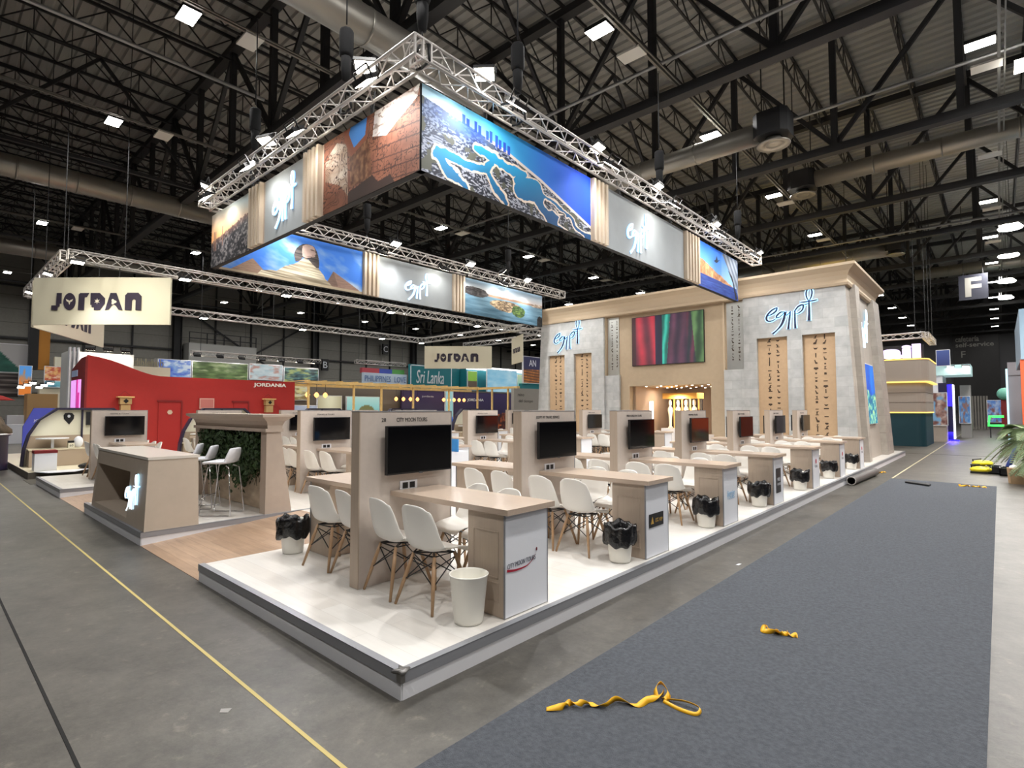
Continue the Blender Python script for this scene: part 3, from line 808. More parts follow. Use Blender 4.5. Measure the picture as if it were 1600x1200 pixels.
# bar stools
def stool_fn(u, v):
    pts = [(.21, .74), (.17, .755), (.05, .75), (-.08, .745), (-.16, .765), (-.20, .83), (-.225, .92), (-.235, .985)]
    wd = [.17, .2, .215, .215, .21, .2, .185, .15]
    k = v * (len(pts) - 1); i = min(int(k), len(pts) - 2); f = k - i
    yy = pts[i][0] * (1 - f) + pts[i + 1][0] * f; zz = pts[i][1] * (1 - f) + pts[i + 1][1] * f; W = wd[i] * (1 - f) + wd[i + 1] * f
    s = 2 * u - 1; e = abs(s) ** 3
    if v < .6: zz += .03 * e * v
    else: yy += .05 * e
    return (W * s, yy, zz)
def stool(x, y, rz, label):
    t = thing('bar_stool', label, 'stool', (x, y, P), rz, 'white bar stools at the reception counter')
    o = MB().grid(stool_fn, 10, 16).build('seat_shell', M_white, t)
    md = o.modifiers.new('s', 'SOLIDIFY'); md.thickness = .04; md.offset = -1
    md = o.modifiers.new('b', 'SUBSURF'); md.levels = 1; md.render_levels = 1
    for s in (-1, 1):
        MB().tube([(s * .1, -.1, .72), (s * .15, -.17, .69), (s * .2, -.23, .02), (s * .2, -.2, .01), (s * .2, .2, .01), (s * .2, .23, .02), (s * .15, .14, .7), (s * .1, .1, .72)], .0095, 8).build('sled_leg', M_chrome, t)
    MB().tube([(-.185, .2, .28), (.185, .2, .28)], .008, 8).build('footrest', M_chrome, t)
    return t
stool(-5.95, 1.15, 2.3, 'white bar stool nearest the oak ramp, before the ivy wall')
stool(-6.75, 1.12, 2.5, 'middle white bar stool behind the reception counter')
stool(-7.4, 1.12, 2.6, 'farthest white bar stool behind the reception counter')

# planter wall with ivy and a flared cornice
t = thing('ivy_wall', 'taupe wall with flared cornice and hanging ivy behind the bar stools', 'planter')
M_port = mat('portal_taupe', rgb(176, 160, 146), .6, noise=.03)
def post(x0, x1, y0, y1, z1, l, r):
    return MB().hexa([(x0 - l, y0 - .0), (x1 + r, y0 - .0), (x1 + r, y1 + .19), (x0 - l, y1 + .19)], P + .003, [(x0, y0), (x1, y0), (x1, y1), (x0, y1)], z1)
post(-5.62, -5.43, 1.56, 1.77, 1.38, 0, .0).build('post', M_port, t)
post(-8.4, -8.2, 1.56, 1.77, 1.38, .0, 0).build('post', M_port, t)
MB().box(-8.2, -5.62, 1.72, 1.86, P + .003, 1.38).build('back_panel', mat('planter_back', rgb(176, 160, 140), .7, noise=.15, nscale=4, stretch=(1, 1, 3)), t)
MB().box(-8.44, -5.40, 1.53, 1.80, 1.38, 1.43).build('torus_moulding', M_port, t)
prof = [(0, 0), (.005, .06), (.03, .12), (.09, .165), (.13, .19), (.13, .225)]
mb = MB(); rings = []
for (o_, z) in prof: rings.append([(-8.42 - o_, 1.56 - o_, 1.42 + z), (-5.40 + o_, 1.56 - o_, 1.42 + z), (-5.40 + o_, 1.78 + o_, 1.42 + z), (-8.42 - o_, 1.78 + o_, 1.42 + z)])
vs = sum(rings, []); fs = [(4 * i + j, 4 * i + (j + 1) % 4, 4 * (i + 1) + (j + 1) % 4, 4 * (i + 1) + j) for i in range(len(prof) - 1) for j in range(4)] + [(3, 2, 1, 0), tuple(4 * (len(prof) - 1) + j for j in range(4))]
mb._add(vs, fs).build('cornice', M_port, t)
M_leaf = mat('ivy_leaf', rgb(44, 68, 30), .6, noise=.5, nscale=9); 
rnd = random.Random(3); mb = MB()
leaf2 = [(0, 0), (.35, -.12), (.62, .12), (.45, .38), (.52, .72), (.2, .62), (0, 1), (-.2, .62), (-.52, .72), (-.45, .38), (-.62, .12), (-.35, -.12)]
for i in range(3600):
    x = rnd.uniform(-8.15, -5.64); lowz = .62 + .16 * math.sin(x * 5.1) + .1 * math.sin(x * 13)
    if rnd.random() < .05: lowz -= .25 * (math.sin(x * 9) > .3)
    z = lowz + (1.36 - lowz) * rnd.random() ** .8; y = 1.7 - rnd.random() ** 2 * .15 - .03
    s_ = rnd.uniform(.03, .065)
    R_ = Matrix.Translation((x, y, z)) @ Matrix.Rotation(PI / 2 + rnd.uniform(-.7, .5), 4, 'X') @ Matrix.Rotation(rnd.uniform(-.7, .7), 4, 'Y') @ Matrix.Rotation(PI + rnd.uniform(-.9, .9), 4, 'Z')
    mb._add([tuple(R_ @ Vector((px * s_, py * s_, abs(px) * s_ * .4))) for px, py in leaf2], [(0, 1, 2, 3, 4, 5, 6), (0, 6, 7, 8, 9, 10, 11)])
o = mb.build('ivy', M_leaf, t); o['kind'] = 'stuff'
mb = MB()
for i in range(26):
    x = rnd.uniform(-8.1, -5.7); pts = [(x, 1.66, 1.3)]
    for k in range(5): pts.append((pts[-1][0] + rnd.uniform(-.08, .08), 1.66 - rnd.uniform(0, .05), pts[-1][2] - rnd.uniform(.1, .17)))
    mb.tube(pts, .004, 4)
o = mb.build('ivy_stem', mat('ivy_stem', rgb(60, 50, 30), .8), t); o['kind'] = 'stuff'
tag(MB().box(-4.75, -4.35, 4.4, 4.42, .98, 1.2).build('poster', M_blue), 'small blue poster standing behind the ivy wall', 'poster')
tag(MB().box(-5.0, -4.4, 4.3, 4.7, P, .98).build('display_table', M_white), 'white display block holding the small blue poster', 'display block')

# ------------------------------------------------------------------ stone portal
YF = 16.5
por = thing('portal_building', 'Egyptian style portal of stone pylons and sand cornice at the far end', 'exhibition building')
# outer batter helper
def blk(x0b, x1b, x0t, x1t, y0b, y0t, y1b, y1t, z0, z1, name, m_, par=por, label=None):
    return MB().hexa([(x0b, y0b), (x1b, y0b), (x1b, y1b), (x0b, y1b)], z0, [(x0t, y0t), (x1t, y0t), (x1t, y1t), (x0t, y1t)], z1).build(name, m_, par, label=label)
ZT = 5.52; YB = 21.6
def bat(z): return .27 * (z - P) / (ZT - P)
# cores behind the niches
mb = MB()
mb.hexa([(-3.6, YF + .14), (-.40, YF + .14), (-.40, YB), (-3.6, YB)], P, [(-3.6, YF + .14), (-.66, YF + .14), (-.66, YB - .3), (-3.6, YB - .3)], ZT)
mb.build('pylon_core', M_stone_y, por)
mb = MB()
mb.hexa([(-12.45, YF + .14), (-9.04, YF + .14), (-9.04, YB), (-12.45, YB)], P, [(-12.15, YF + .14), (-9.04, YF + .14), (-9.04, YB - .3), (-12.15, YB - .3)], ZT)
mb.build('pylon_core', M_stone_y, por)
def pylon_front(xs, outer, sgn):
    """xs: flat edges [inner, niche.., outer]; outer edge leans"""
    mb = MB(); zn0, zn1 = .75, 4.04
    def X(x, z): return x if x is not None else outer - sgn * bat(z)
    segs = xs
    # lintel and base
    a0, a1 = segs[0], None
    def piece(xa, xb, z0, z1):
        pts0 = sorted([X(xa, z0), X(xb, z0)]); pts1 = sorted([X(xa, z1), X(xb, z1)])
        mb.hexa([(pts0[0], YF), (pts0[1], YF), (pts0[1], YF + .14), (pts0[0], YF + .14)], z0, [(pts1[0], YF), (pts1[1], YF), (pts1[1], YF + .14), (pts1[0], YF + .14)], z1)
    piece(segs[0], None, zn1, ZT); piece(segs[0], None, P, zn0)
    piece(segs[0], segs[1], zn0, zn1); piece(segs[2], segs[3], zn0, zn1); piece(segs[4], None, zn0, zn1)
    return mb.build('stone_front', M_stone, por)
pylon_front([-3.6, -3.18, -2.26, -1.83, -.93], -.37, 1)
pylon_front([-9.04, -9.62, -10.5, -10.98, -11.86], -12.5, -1)
GL = [[(-.4, -.1), (.4, -.1), (.4, .1), (-.4, .1)], [(-.1, -.45), (.1, -.45), (.1, .45), (-.1, .45)], [(-.35, -.4), (.1, -.4), (.35, .5), (.15, .5), (-.05, 0), (-.35, -.1)],
      [(-.4, -.15), (0, -.4), (.4, -.15), (.3, .1), (-.3, .1)], [(-.3, -.35), (.3, -.35), (.3, -.2), (.05, -.2), (.05, .2), (.3, .4), (-.15, .4), (-.1, -.2), (-.3, -.2)],
      [(-.2, -.2), (.2, -.2), (.2, .2), (-.2, .2)], [(-.45, .1), (-.2, -.3), (.2, -.3), (.45, .1), (.2, .0), (-.2, .0)], [(-.4, -.35), (.35, -.35), (.1, .0), (.4, .3), (.25, .45), (-.1, .25), (-.15, -.15), (-.4, -.2)]]
def glyphs(mb, M, W, z0, z1, cols, sz, seed):
    rn = random.Random(seed); mb.M = M
    for c in cols:
        z = z1
        while z > z0:
            g = rn.choice(GL); s_ = sz * rn.uniform(.6, 1.0); fl = rn.choice((-1, 1))
            pts = [(c + px * s_ * fl + rn.uniform(-.004, .004), z + py * s_) for px, py in g]
            if fl < 0: pts = pts[::-1]
            mb.prism(pts, 0.001, .006); z -= s_ * rn.uniform(.85, 1.5)
for i, (a, b_) in enumerate(((-3.18, -2.26), (-1.83, -.93), (-10.5, -9.62), (-11.86, -10.98))):
    n_ = MB().box(a, b_, YF + .125, YF + .15, .75, 4.04).build('niche_panel', M_niche, por)
    mb = MB(); glyphs(mb, FY(a, YF + .125, 0), b_ - a, .8, 3.95, ((b_ - a) * .38, (b_ - a) * .66), .17, 11 + i % 2)
    mb.build('hieroglyphs', M_glyph, n_)
# side face of the near pylon: front pier, rear pier, recess with logo and screen
def Xs(z): return -.37 - bat(z)
def side_piece(y0b, y1b, y0t, y1t, z0, z1, out, name, m_):
    return MB().hexa([(Xs(z0) - .25, y0b), (Xs(z0) + out, y0b), (Xs(z0) + out, y1b), (Xs(z0) - .25, y1b)], z0, [(Xs(z1) - .25, y0t), (Xs(z1) + out, y0t), (Xs(z1) + out, y1t), (Xs(z1) - .25, y1t)], z1).build(name, m_, por)
side_piece(YF + .001, YF + .5, YF + .001, YF + .55, P, ZT, .001, 'side_pier', M_stone_y)
side_piece(YF + .5, YF + .9, YF + .55, YF + 1.2, P, ZT, .16, 'side_pier', M_stone_y)
side_piece(20.5, 21.9, 20.2, 21.35, P, ZT, .16, 'side_pier', M_stone_y)
side_piece(17.4, 20.5, 17.7, 20.2, P, ZT, -.02, 'recess_panel', mat('recess_grey', rgb(180, 172, 162), .6, noise=.04))
# sand coloured middle
mb = MB()
mb.box(-8.4, -4.3, YF + .2, YF + .5, 2.62, ZT); mb.box(-8.4, -8.0, YF + .2, YF + .5, P, 2.62); mb.box(-4.8, -4.3, YF + .2, YF + .5, P, 2.62)
mb.box(-8.4, -8.0, YF + .5, 21.5, P, ZT); mb.box(-4.8, -4.3, YF + .5, 21.5, P, ZT)
mb.build('sand_wall', M_tan, por)
MB().box(-8.0, -4.8, YF + .5, 21.5, 2.62, 2.8).build('lobby_ceiling', M_tan, por)
MB().box(-8.0, -4.8, 20.6, 20.8, P, 2.62).box(-7.99, -7.9, YF + .5, 20.6, P, 2.62).build('lobby_wall', mat('lobby_brown', rgb(176, 150, 126), .6), por)
mb = MB()
for gx in range(5):
    for gy in range(4): mb.lathe([(0, .01), (.03, .01), (.03, .02)], (-7.6 + gx * .62, YF + .8 + gy * .9, 2.6), 10)
o = mb.build('downlight', M_lampw, por); o['kind'] = 'stuff'
for gx in (-7.3, -5.5): area_lamp('lobby_glow', (gx, 18.4, 2.55), .5, 20, (1, .93, .82))
# silver strips with signs, stone below
M_silver = mat('silver_foil', rgb(205, 205, 200), .28, metal=.7, noise=.1, nscale=2)
for i, (a, b_) in enumerate(((-9.04, -8.4), (-4.3, -3.6))):
    MB().box(a, b_, YF + .1, YF + .3, P, 3.07).build('stone_inset', M_stone, por)
    MB().box(a, b_, YF + .22, YF + .3, 3.07, ZT).build('strip_back', M_tan, por)
    s_ = MB().box(a + .08, b_ - .05, YF + .2, YF + .222, 3.07, 5.38).build('silver_strip', M_silver, por)
    mb = MB(); glyphs(mb, FY(a, YF + .2, 0), .64, 3.3, 5.2, (.28, .5), .12, 31 + i); mb.build('hieroglyphs', M_glyph, s_)
    MB().box(a - .02, a + .04, YF + .1, YF + .3, 3.07, ZT).build('corner_strip', M_tan_l, por)
# torus and cavetto cornice right round
def ring(o_, z): return [(-12.18 - o_, YF - o_, z), (-.62 + o_, YF - o_, z), (-.62 + o_, YB - .3 + o_, z), (-12.18 - o_, YB - .3 + o_, z)]
prof = [(.0, 5.42), (.07, 5.43), (.09, 5.5), (.06, 5.56), (.05, 5.6), (.07, 5.72), (.14, 5.84), (.27, 5.95), (.30, 5.97), (.30, 6.05), (-.3, 6.05)]
rings = [ring(o_, z) for o_, z in prof]; vs = sum(rings, [])
fs = [(4 * i + j, 4 * i + (j + 1) % 4, 4 * (i + 1) + (j + 1) % 4, 4 * (i + 1) + j) for i in range(len(prof) - 1) for j in range(4)] + [(3, 2, 1, 0), tuple(4 * (len(prof) - 1) + j for j in range(4))]
mb = MB(); mb._add(vs, fs).build('cornice', M_tan_l, por)
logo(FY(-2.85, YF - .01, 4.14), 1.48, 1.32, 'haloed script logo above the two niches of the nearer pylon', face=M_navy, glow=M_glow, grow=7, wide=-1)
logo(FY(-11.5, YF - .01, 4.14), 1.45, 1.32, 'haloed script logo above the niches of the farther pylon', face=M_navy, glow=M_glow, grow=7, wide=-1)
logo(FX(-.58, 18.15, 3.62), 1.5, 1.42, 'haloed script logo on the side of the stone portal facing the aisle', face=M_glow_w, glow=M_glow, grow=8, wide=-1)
# big fabric screen on the middle wall
def p_fabric(u, v):
    c = mixc((.86, .22, .30), (.45, .16, .24), .5 + .5 * np.sin(u * 30 + v * 2))
    c = np.where((u > .05 + .0 * v)[:, None], c, (.3, .1, .15))
    def band(e0, e1, a, b_, f):
        nonlocal c
        m_ = (u > e0) & (u < e1); t = .5 + .5 * np.sin((u - v * .05) * f + 3 * fbm(u * 6, v * 3, 5)); cc = mixc(a, b_, t); c = np.where(m_[:, None], cc, c)
    sl = .06 * (1 - v)
    band(.34, .46 + 0 * v, (.12, .10, .22), (.2, .16, .3), 40)
    band(.44 + 0 * sl, .56 - sl, (.05, .45, .40), (.25, .85, .75), 70)
    band(.56 - sl, .80, (.24, .16, .26), (.42, .24, .34), 45)
    band(.78, .86 + sl, (.16, .2, .24), (.45, .2, .3), 60)
    band(.84 + sl, 1.1, (.16, .30, .18), (.45, .62, .38), 38)
    return c * (.75 + .35 * fbm(u * 5, v * 4, 2))[:, None]
t = thing('led_screen', 'large glowing screen of red, teal and green fabrics on the sand wall', 'screen')
MB().box(-7.84, -4.99, YF + .14, YF + .2, 3.39, 5.26).build('frame', M_tvbody, t)
picture('fabric_image', p_fabric, FY(-7.82, YF + .14, 3.41), 2.81, 1.83, 160, 60, mat_vc('led_picture', .8), t)
def p_reef(u, v):
    c = mixc((.0, .25, .75), (.05, .55, .95), fbm(u * 3, v * 5, 1))
    k = fbm(u * 9, v * 16, 4); low = v < .45 + .15 * fbm(u * 4, v * 2, 8)
    c = np.where((low & (k > .5))[:, None], mixc((.25, .75, .85), (.95, .95, .55), k * 1.6 - .5), c)
    return np.where((low & (k <= .5))[:, None], mixc((.05, .3, .55), (.15, .65, .7), k * 1.5), c)
t = thing('lightbox_poster', 'tall glowing blue reef picture on the side of the stone portal', 'lightbox')
mb = MB(); mb.hexa([(Xs(1.25) - .1, 18.0), (Xs(1.25) + .05, 18.0), (Xs(1.25) + .05, 19.7), (Xs(1.25) - .1, 19.7)], 1.25, [(Xs(3.2) - .1, 18.05), (Xs(3.2) + .05, 18.05), (Xs(3.2) + .05, 19.65), (Xs(3.2) - .1, 19.65)], 3.2); mb.build('frame', M_white, t)
picture('reef_image', p_reef, frame((Xs(1.25) + .06, 18.05, 1.27), (0, 1, 0), (math.cos(.05), 0, math.sin(.05))), 1.6, 1.9, 60, 80, mat_vc('led_picture_b', 1.1), t)
# shrine with four figures inside the lobby
t = thing('shrine_display', 'gold canopied shrine with four pale standing figures inside the portal lobby', 'display')
M_gold = mat('shrine_gold', rgb(235, 180, 90), .4); M_fig = mat('figure_ivory', rgb(240, 228, 200), .5)
MB().box(-7.3, -5.75, 17.9, 18.7, P, .98).build('plinth', M_white, t)
MB().box(-7.25, -5.85, 17.95, 18.6, 2.14, 2.36).build('canopy', M_gold, t)
MB().box(-7.2, -5.9, 18.55, 18.6, .98, 2.14).build('backdrop', mat('shrine_dark', rgb(50, 44, 40), .6), t)
for i in range(4):
    x = -7.05 + i * .33
    MB().lathe([(.10, 0), (.1, .03), (.055, .07), (.06, .3), (.085, .55), (.11, .68), (.1, .78), (.05, .84), (.035, .87), (.06, .92), (.065, 1.0), (.05, 1.08), (0, 1.12)], (x, 18.2, .99), 14, lambda r, z, th: (r * (1 - .25 * abs(math.sin(th))), z)).build('figure', M_fig, t)
    MB().box(x + .12, x + .17, 18.25, 18.3, .98, 2.14).build('column', M_gold, t)
area_lamp('shrine_glow', (-6.55, 17.7, 2.1), .3, 34, (1, .82, .58), target=(-6.55, 18.4, 1.3))
tag(MB().box(-7.85, -7.72, 18.0, 18.1, .9, 2.05).build('light_column', mat('white_glow', (1, 1, 1), .5, emit=1.3)), 'glowing white upright light bar inside the portal lobby', 'lamp')
t = thing('lobby_screen', 'small blue screen at the back of the portal lobby', 'screen')
MB().box(-5.9, -4.85, 20.4, 20.5, 1.3, 2.4).build('frame', M_white, t); MB().box(-5.85, -4.9, 20.38, 20.4, 1.35, 2.35).build('display', mat('blue_glow', rgb(60, 120, 230), .5, emit=.8), t)
t = thing('round_helmet_lamp', 'white round ball ornament on a desk before the portal', 'ornament', (-4.1, 13.8, .97))
MB().ball((0, 0, .17), .17, .17, .17).build('shell', M_white, t); MB().box(.1, .17, -.1, .1, .08, .12).build('visor', M_tvbody, t)
tag(MB().box(-4.6, -3.7, 13.5, 14.1, P, .97).build('info_desk', M_taupe), 'low taupe desk carrying the white ball ornament', 'desk')

# ------------------------------------------------------------------ hanging picture ring
BZ0, BZ1 = 5.24, 6.56
BXr, BXl, BYn, BYf = -3.55, -11.85, 2.9, 15.95
def p_lagoon(u, v):
    A = 4.45 / 1.32
    beach = np.interp(u, [0, .2, .42, .63, 1], [.86, .80, .71, .56, .2])
    wob = .02 * (fbm(u * 14, v * 5, 3) - .5)
    sea = v > beach + wob
    skyl = mixc((.93, .97, 1), (.15, .65, .9), u * 1.9 + (v - .8) * 1.5)
    seac = mixc((.10, .60, .80), (.02, .28, .86), (u - .35) * 1.7)
    glow = np.exp(-((u - .76) ** 2 / .006 + (v - .95) ** 2 / .05)); 
    c = np.where(sea[:, None], mixc(skyl, seac, (u - .3) * 3), 0)
    town = fbm(u * 110 + 12 * fbm(u * 9, v * 5, 31), v * 62, 7, 3); t2 = fbm(u * 30, v * 12, 9, 3)
    tc = mixc((.08, .10, .16), (.66, .67, .72), (town - .42) * 5); tc = mixc(tc, (.30, .42, .60), (.6 - u) * .5 + (v - .5) * .5)
    tc = np.where((t2 > .62)[:, None], (.30, .31, .27), tc)
    blue = np.exp(-((u - .2) ** 2 / .02 + (v - .75) ** 2 / .02)); tc = mixc(tc, (.2, .4, .85), blue * .8)
    c = np.where(sea[:, None], c, tc)
    du = u + .02 * (fbm(u * 12, v * 5, 21) - .5) * 2; dv = v + .10 * (fbm(u * 12, v * 5, 22) - .5) * 2
    paths = [([(.27, .60), (.34, .60), (.42, .54), (.52, .50)], .055), ([(.07, .28), (.2, .3), (.32, .36), (.34, .5)], .06), ([(.07, .28), (.12, .12), (.2, .03)], .05), ([(.33, .3), (.36, .18), (.42, .02)], .035),
             ([(.5, .30), (.6, .38), (.66, .22), (.72, .06), (.86, .0), (.97, -.05)], .13), ([(.62, .4), (.72, .30), (.84, .14), (.92, .02)], .05), ([(.48, .42), (.58, .40)], .05)]
    d = np.full(u.shape, 9.0)
    for p_, r_ in paths: d = np.minimum(d, segdist(du, dv, p_, A) - r_)
    isl = np.full(u.shape, 9.0)
    for p_, r_ in [([(.66, .32), (.78, .16)], .035), ([(.76, .12), (.92, -.02)], .04), ([(.62, .12), (.64, .02)], .0)]:
        isl = np.minimum(isl, segdist(du, dv, p_, A) - r_)
    below = v < beach - .02
    sand = (d < .03) & below; c = np.where(sand[:, None], (.86, .80, .74), c)
    wat = (d < 0) & below
    wc = mixc((.05, .62, .82), (.02, .28, .48), (.7 - v) * 1.2 + (u - .4) * .8)
    c = np.where(wat[:, None], wc, c)
    c = np.where((wat & (isl < .02))[:, None], (.85, .80, .76), c); c = np.where((wat & (isl < 0))[:, None], tc * .8, c)
    bd = np.abs(v - beach) < .022; c = np.where((bd & (u > .3))[:, None], (.84, .80, .78), c)
    for (a, h) in ((.19, .05), (.21, .03), (.25, .07), (.27, .05), (.31, .05), (.33, .08), (.36, .08), (.38, .05), (.405, .06), (.43, .05)):
        bb = np.interp(a, [0, .2, .42], [.86, .80, .71]); c = np.where(((np.abs(u - a) < .008) & (v > bb - .02) & (v < bb + h + .05))[:, None], (.08, .30, .75), c)
    return c
def p_city(u, v):
    c = mixc((.98, .72, .48), (.80, .86, .88), (v - .45) * 1.9 + (u - .6) * .5)
    sky = fbm(u * 3, v * 6, 2); c = c * (.92 + .12 * sky)[:, None]
    hor = .46 + .22 * u + .02 * (fbm(u * 40, 0 * v, 5) > .55)
    t = fbm(u * 34, v * 26, 8, 3); tc = mixc((.10, .10, .14), (.62, .60, .60), (t - .42) * 3.5); tc = mixc(tc, (.75, .5, .4), (v - hor + .15) * 4)
    c = np.where((v < hor)[:, None], tc * (.75 + .25 * u)[:, None], c)
    for a in (.08, .12, .3): c = np.where(((np.abs(u - a) < .009) & (v < hor + .16) & (v > hor - .2))[:, None], (.55, .40, .34), c)
    return c
def p_relief(u, v):
    # painted temple hall seen from below; u runs from the far end to the near corner
    base = mixc((.42, .24, .17), (.62, .40, .30), fbm(u * 9, v * 7, 3)); c = base
    pal = inpoly(u, v, [(.02, .75), (.16, .9), (.28, .8), (.30, .1), (.2, .3), (.02, .45)]); c = np.where((pal & (fbm(u * 5, v * 5, 9) > .34))[:, None], mixc((.58, .46, .38), (.82, .76, .70), fbm(u * 7, v * 7, 19) * 2 - .5), c)
    fl = fbm(u * 9 + 3, v * 6, 6, 3); w_ = (np.abs(fl - .40) < .012) | (np.abs(fl - .52) < .014) | (np.abs(fl - .62) < .012); c = np.where((w_ & (u < .56))[:, None], (.26, .14, .10), c)
    mid = inpoly(u, v, [(.31, .62), (.52, .72), (.56, .2), (.33, .2)]); c = np.where(mid[:, None], mixc((.36, .20, .12), (.64, .46, .32), (fbm(u * 40, v * 16, 5) - .3) * 2), c)
    sky_o = inpoly(u, v, [(.25, .86), (.33, .60), (.50, .72), (.52, 1.0), (.25, 1.0)]); c = np.where(sky_o[:, None], (.55, .30, .20), c)
    sky = inpoly(u, v, [(.30, .92), (.36, .70), (.48, .78), (.50, 1.0), (.32, 1.0)]); c = np.where(sky[:, None], (.25, .55, .88), c)
    wht = inpoly(u, v, [(.58, 1.0), (.56, .70), (.70, .62), (.80, .72), (.98, .86), (1, 1)]); c = np.where(wht[:, None], mixc((.84, .80, .80), (.97, .96, .96), fbm(u * 20, v * 8, 1) * 1.4 - .2), c)
    dark = inpoly(u, v, [(.30, .0), (.30, .14), (.56, .22), (.62, .10), (.74, .12), (.78, .0)]); c = np.where(dark[:, None], (.20, .11, .08), c)
    rt = (u > .56) & ~wht & ~dark; ln = (np.abs(((v * 7 + u * 1.5) % 1) - .5) < .06) | (np.abs(((u * 22) % 1) - .5) < .06) & (fbm(u * 20, v * 14, 4) > .5)
    c = np.where((rt & ln)[:, None], (.30, .16, .11), c); fl2 = fbm(u * 14, v * 9, 26, 3); c = np.where((rt & ((np.abs(fl2 - .44) < .014) | (np.abs(fl2 - .58) < .014)))[:, None], (.24, .12, .08), c)
    ln2 = np.abs(fbm(u * 16, v * 12, 16, 2) - .5) < .03; c = np.where((wht & ln2)[:, None], (.66, .58, .55), c)
    return c
def p_sea(u, v):
    c = mixc((.15, .45, .90), (.62, .78, .95), 1.1 - v * 1.1 + (u > .55) * .2)
    hor = .30 - .02 * u
    cl = .62 - .42 * u + .06 * fbm(u * 9, 0 * v, 3); cliff = (v < cl) & (v > hor)
    c = np.where(cliff[:, None], mixc((.62, .40, .26), (.90, .70, .50), fbm(u * 22, v * 12, 5) * 1.6 - .3), c)
    c = np.where((v < hor)[:, None], mixc((.05, .12, .42), (.25, .40, .72), fbm(u * 8, v * 40, 6)), c)
    bird = inpoly(u, v, [(.36, .70), (.41, .75), (.44, .86), (.46, .76), (.52, .80), (.46, .72), (.43, .68)]); c = np.where(bird[:, None], (.15, .17, .25), c)
    wing = inpoly(u, v, [(.62, 1.0), (.58, .96), (.78, .58), (.86, .38), (.95, .30), (1.0, .1), (1.0, 1.0)]); c = np.where(wing[:, None], mixc((.35, .40, .48), (.75, .78, .82), (np.sin(u * 60 + v * 25) * .5 + .5) * .6), c)
    dk = inpoly(u, v, [(.72, .66), (.84, .55), (.98, .05), (.93, .0), (.85, .40)]); c = np.where(dk[:, None], (.12, .13, .16), c)
    return c
def p_sphinx(u, v):
    cl = fbm(u * 6, v * 4 + u * 3, 4); c = mixc((.24, .50, .90), (.74, .80, .88), (cl - .40) * 2.4 + np.maximum(0, .5 - v) * .4)
    def pyr(poly, a, b_):
        nonlocal c
        m_ = inpoly(u, v, poly); c = np.where(m_[:, None], mixc(a, b_, fbm(u * 30, v * 60, 6)), c)
    pyr([(.05, .0), (.2, .33), (.30, .05), (.30, 0)], (.50, .40, .34), (.68, .56, .48))
    pyr([(.70, .03), (.762, .40), (.965, .09), (.99, .03)], (.52, .41, .37), (.66, .54, .48)); pyr([(.70, .05), (.762, .40), (.80, .08)], (.42, .34, .31), (.54, .43, .38))
    body = [(.20, .0), (.226, .03), (.255, .135), (.30, .17), (.355, .183), (.412, .318), (.491, .43), (.518, .51), (.552, .575), (.59, .52), (.645, .42), (.672, .33), (.69, .27), (.70, .20), (.726, .15), (.75, .08), (.79, .0)]
    m_ = inpoly(u, v + .02 * fbm(u * 30, v * 3, 2), body); st = fbm(u * 5, v * 42 + u * 8, 8, 3); c = np.where(m_[:, None], mixc((.45, .40, .32), (.90, .86, .76), (st - .25) * 2.0), c)
    nem = [(.481, .443), (.470, .58), (.476, .66), (.489, .735), (.508, .80), (.53, .846), (.555, .868), (.58, .872), (.60, .86), (.615, .84), (.635, .753), (.646, .66), (.651, .573), (.655, .48), (.650, .40), (.63, .40), (.60, .47), (.575, .54), (.545, .56), (.53, .56), (.525, .52), (.50, .45)]
    m_ = inpoly(u, v, nem); c = np.where(m_[:, None], mixc((.16, .15, .16), (.42, .38, .36), fbm(u * 10, v * 40, 3) * 1.4 - .2), c)
    face = [(.53, .60), (.527, .70), (.53, .81), (.55, .85), (.575, .865), (.60, .855), (.615, .83), (.624, .76), (.622, .74), (.629, .70), (.622, .67), (.622, .63), (.60, .60), (.58, .585), (.555, .565), (.54, .575)]
    m_ = inpoly(u, v, face); c = np.where(m_[:, None], mixc((.56, .46, .43), (.80, .70, .66), 1.0 - (u - .53) * 5 + .5 * fbm(u * 30, v * 12, 5) - .3), c)
    for pl in ([(.585, .755), (.618, .745), (.62, .765), (.60, .775), (.585, .77)], [(.600, .652), (.622, .657), (.621, .665), (.60, .66)], [(.56, .60), (.60, .60), (.622, .635), (.60, .625)]): c = np.where(inpoly(u, v, pl)[:, None], (.40, .32, .30), c)
    c = np.where((v < .04 + .02 * u)[:, None], (.70, .64, .54), c)
    return c
def p_nile(u, v):
    c = mixc((.86, .80, .76), (.55, .70, .82), (v - .62) * 2.4)
    c = np.where((v < .62)[:, None], mixc((.20, .34, .42), (.50, .64, .72), fbm(u * 6, v * 18, 3) + (v - .3)), c)
    far = (v < .66 + .02 * fbm(u * 9, 0 * v, 2)) & (v > .60); c = np.where(far[:, None], (.62, .50, .42), c)
    def blob(cx, cy, rx, ry, a, b_, sd):
        nonlocal c
        m_ = ((u - cx) / rx) ** 2 + ((v - cy) / ry) ** 2 < .6 + .8 * fbm(u * 12, v * 10, sd); c = np.where(m_[:, None], mixc(a, b_, (fbm(u * 40, v * 30, sd + 1) - .3) * 2.2), c)
    blob(.12, .66, .16, .14, (.12, .11, .12), (.36, .34, .34), 5); blob(.50, .42, .2, .16, (.34, .28, .22), (.82, .72, .58), 7)
    blob(.66, .32, .09, .18, (.10, .20, .06), (.42, .52, .22), 9); blob(.92, .62, .1, .05, (.5, .42, .36), (.85, .78, .70), 11); blob(.97, .12, .05, .2, (.1, .1, .1), (.2, .2, .2), 13)
    return c
M_print = mat_vc('printed_fabric', 0, .75)
M_back = mat('banner_black', rgb(28, 28, 30), .7)
M_slat = mat('pale_oak_slat', rgb(196, 180, 160), .6)
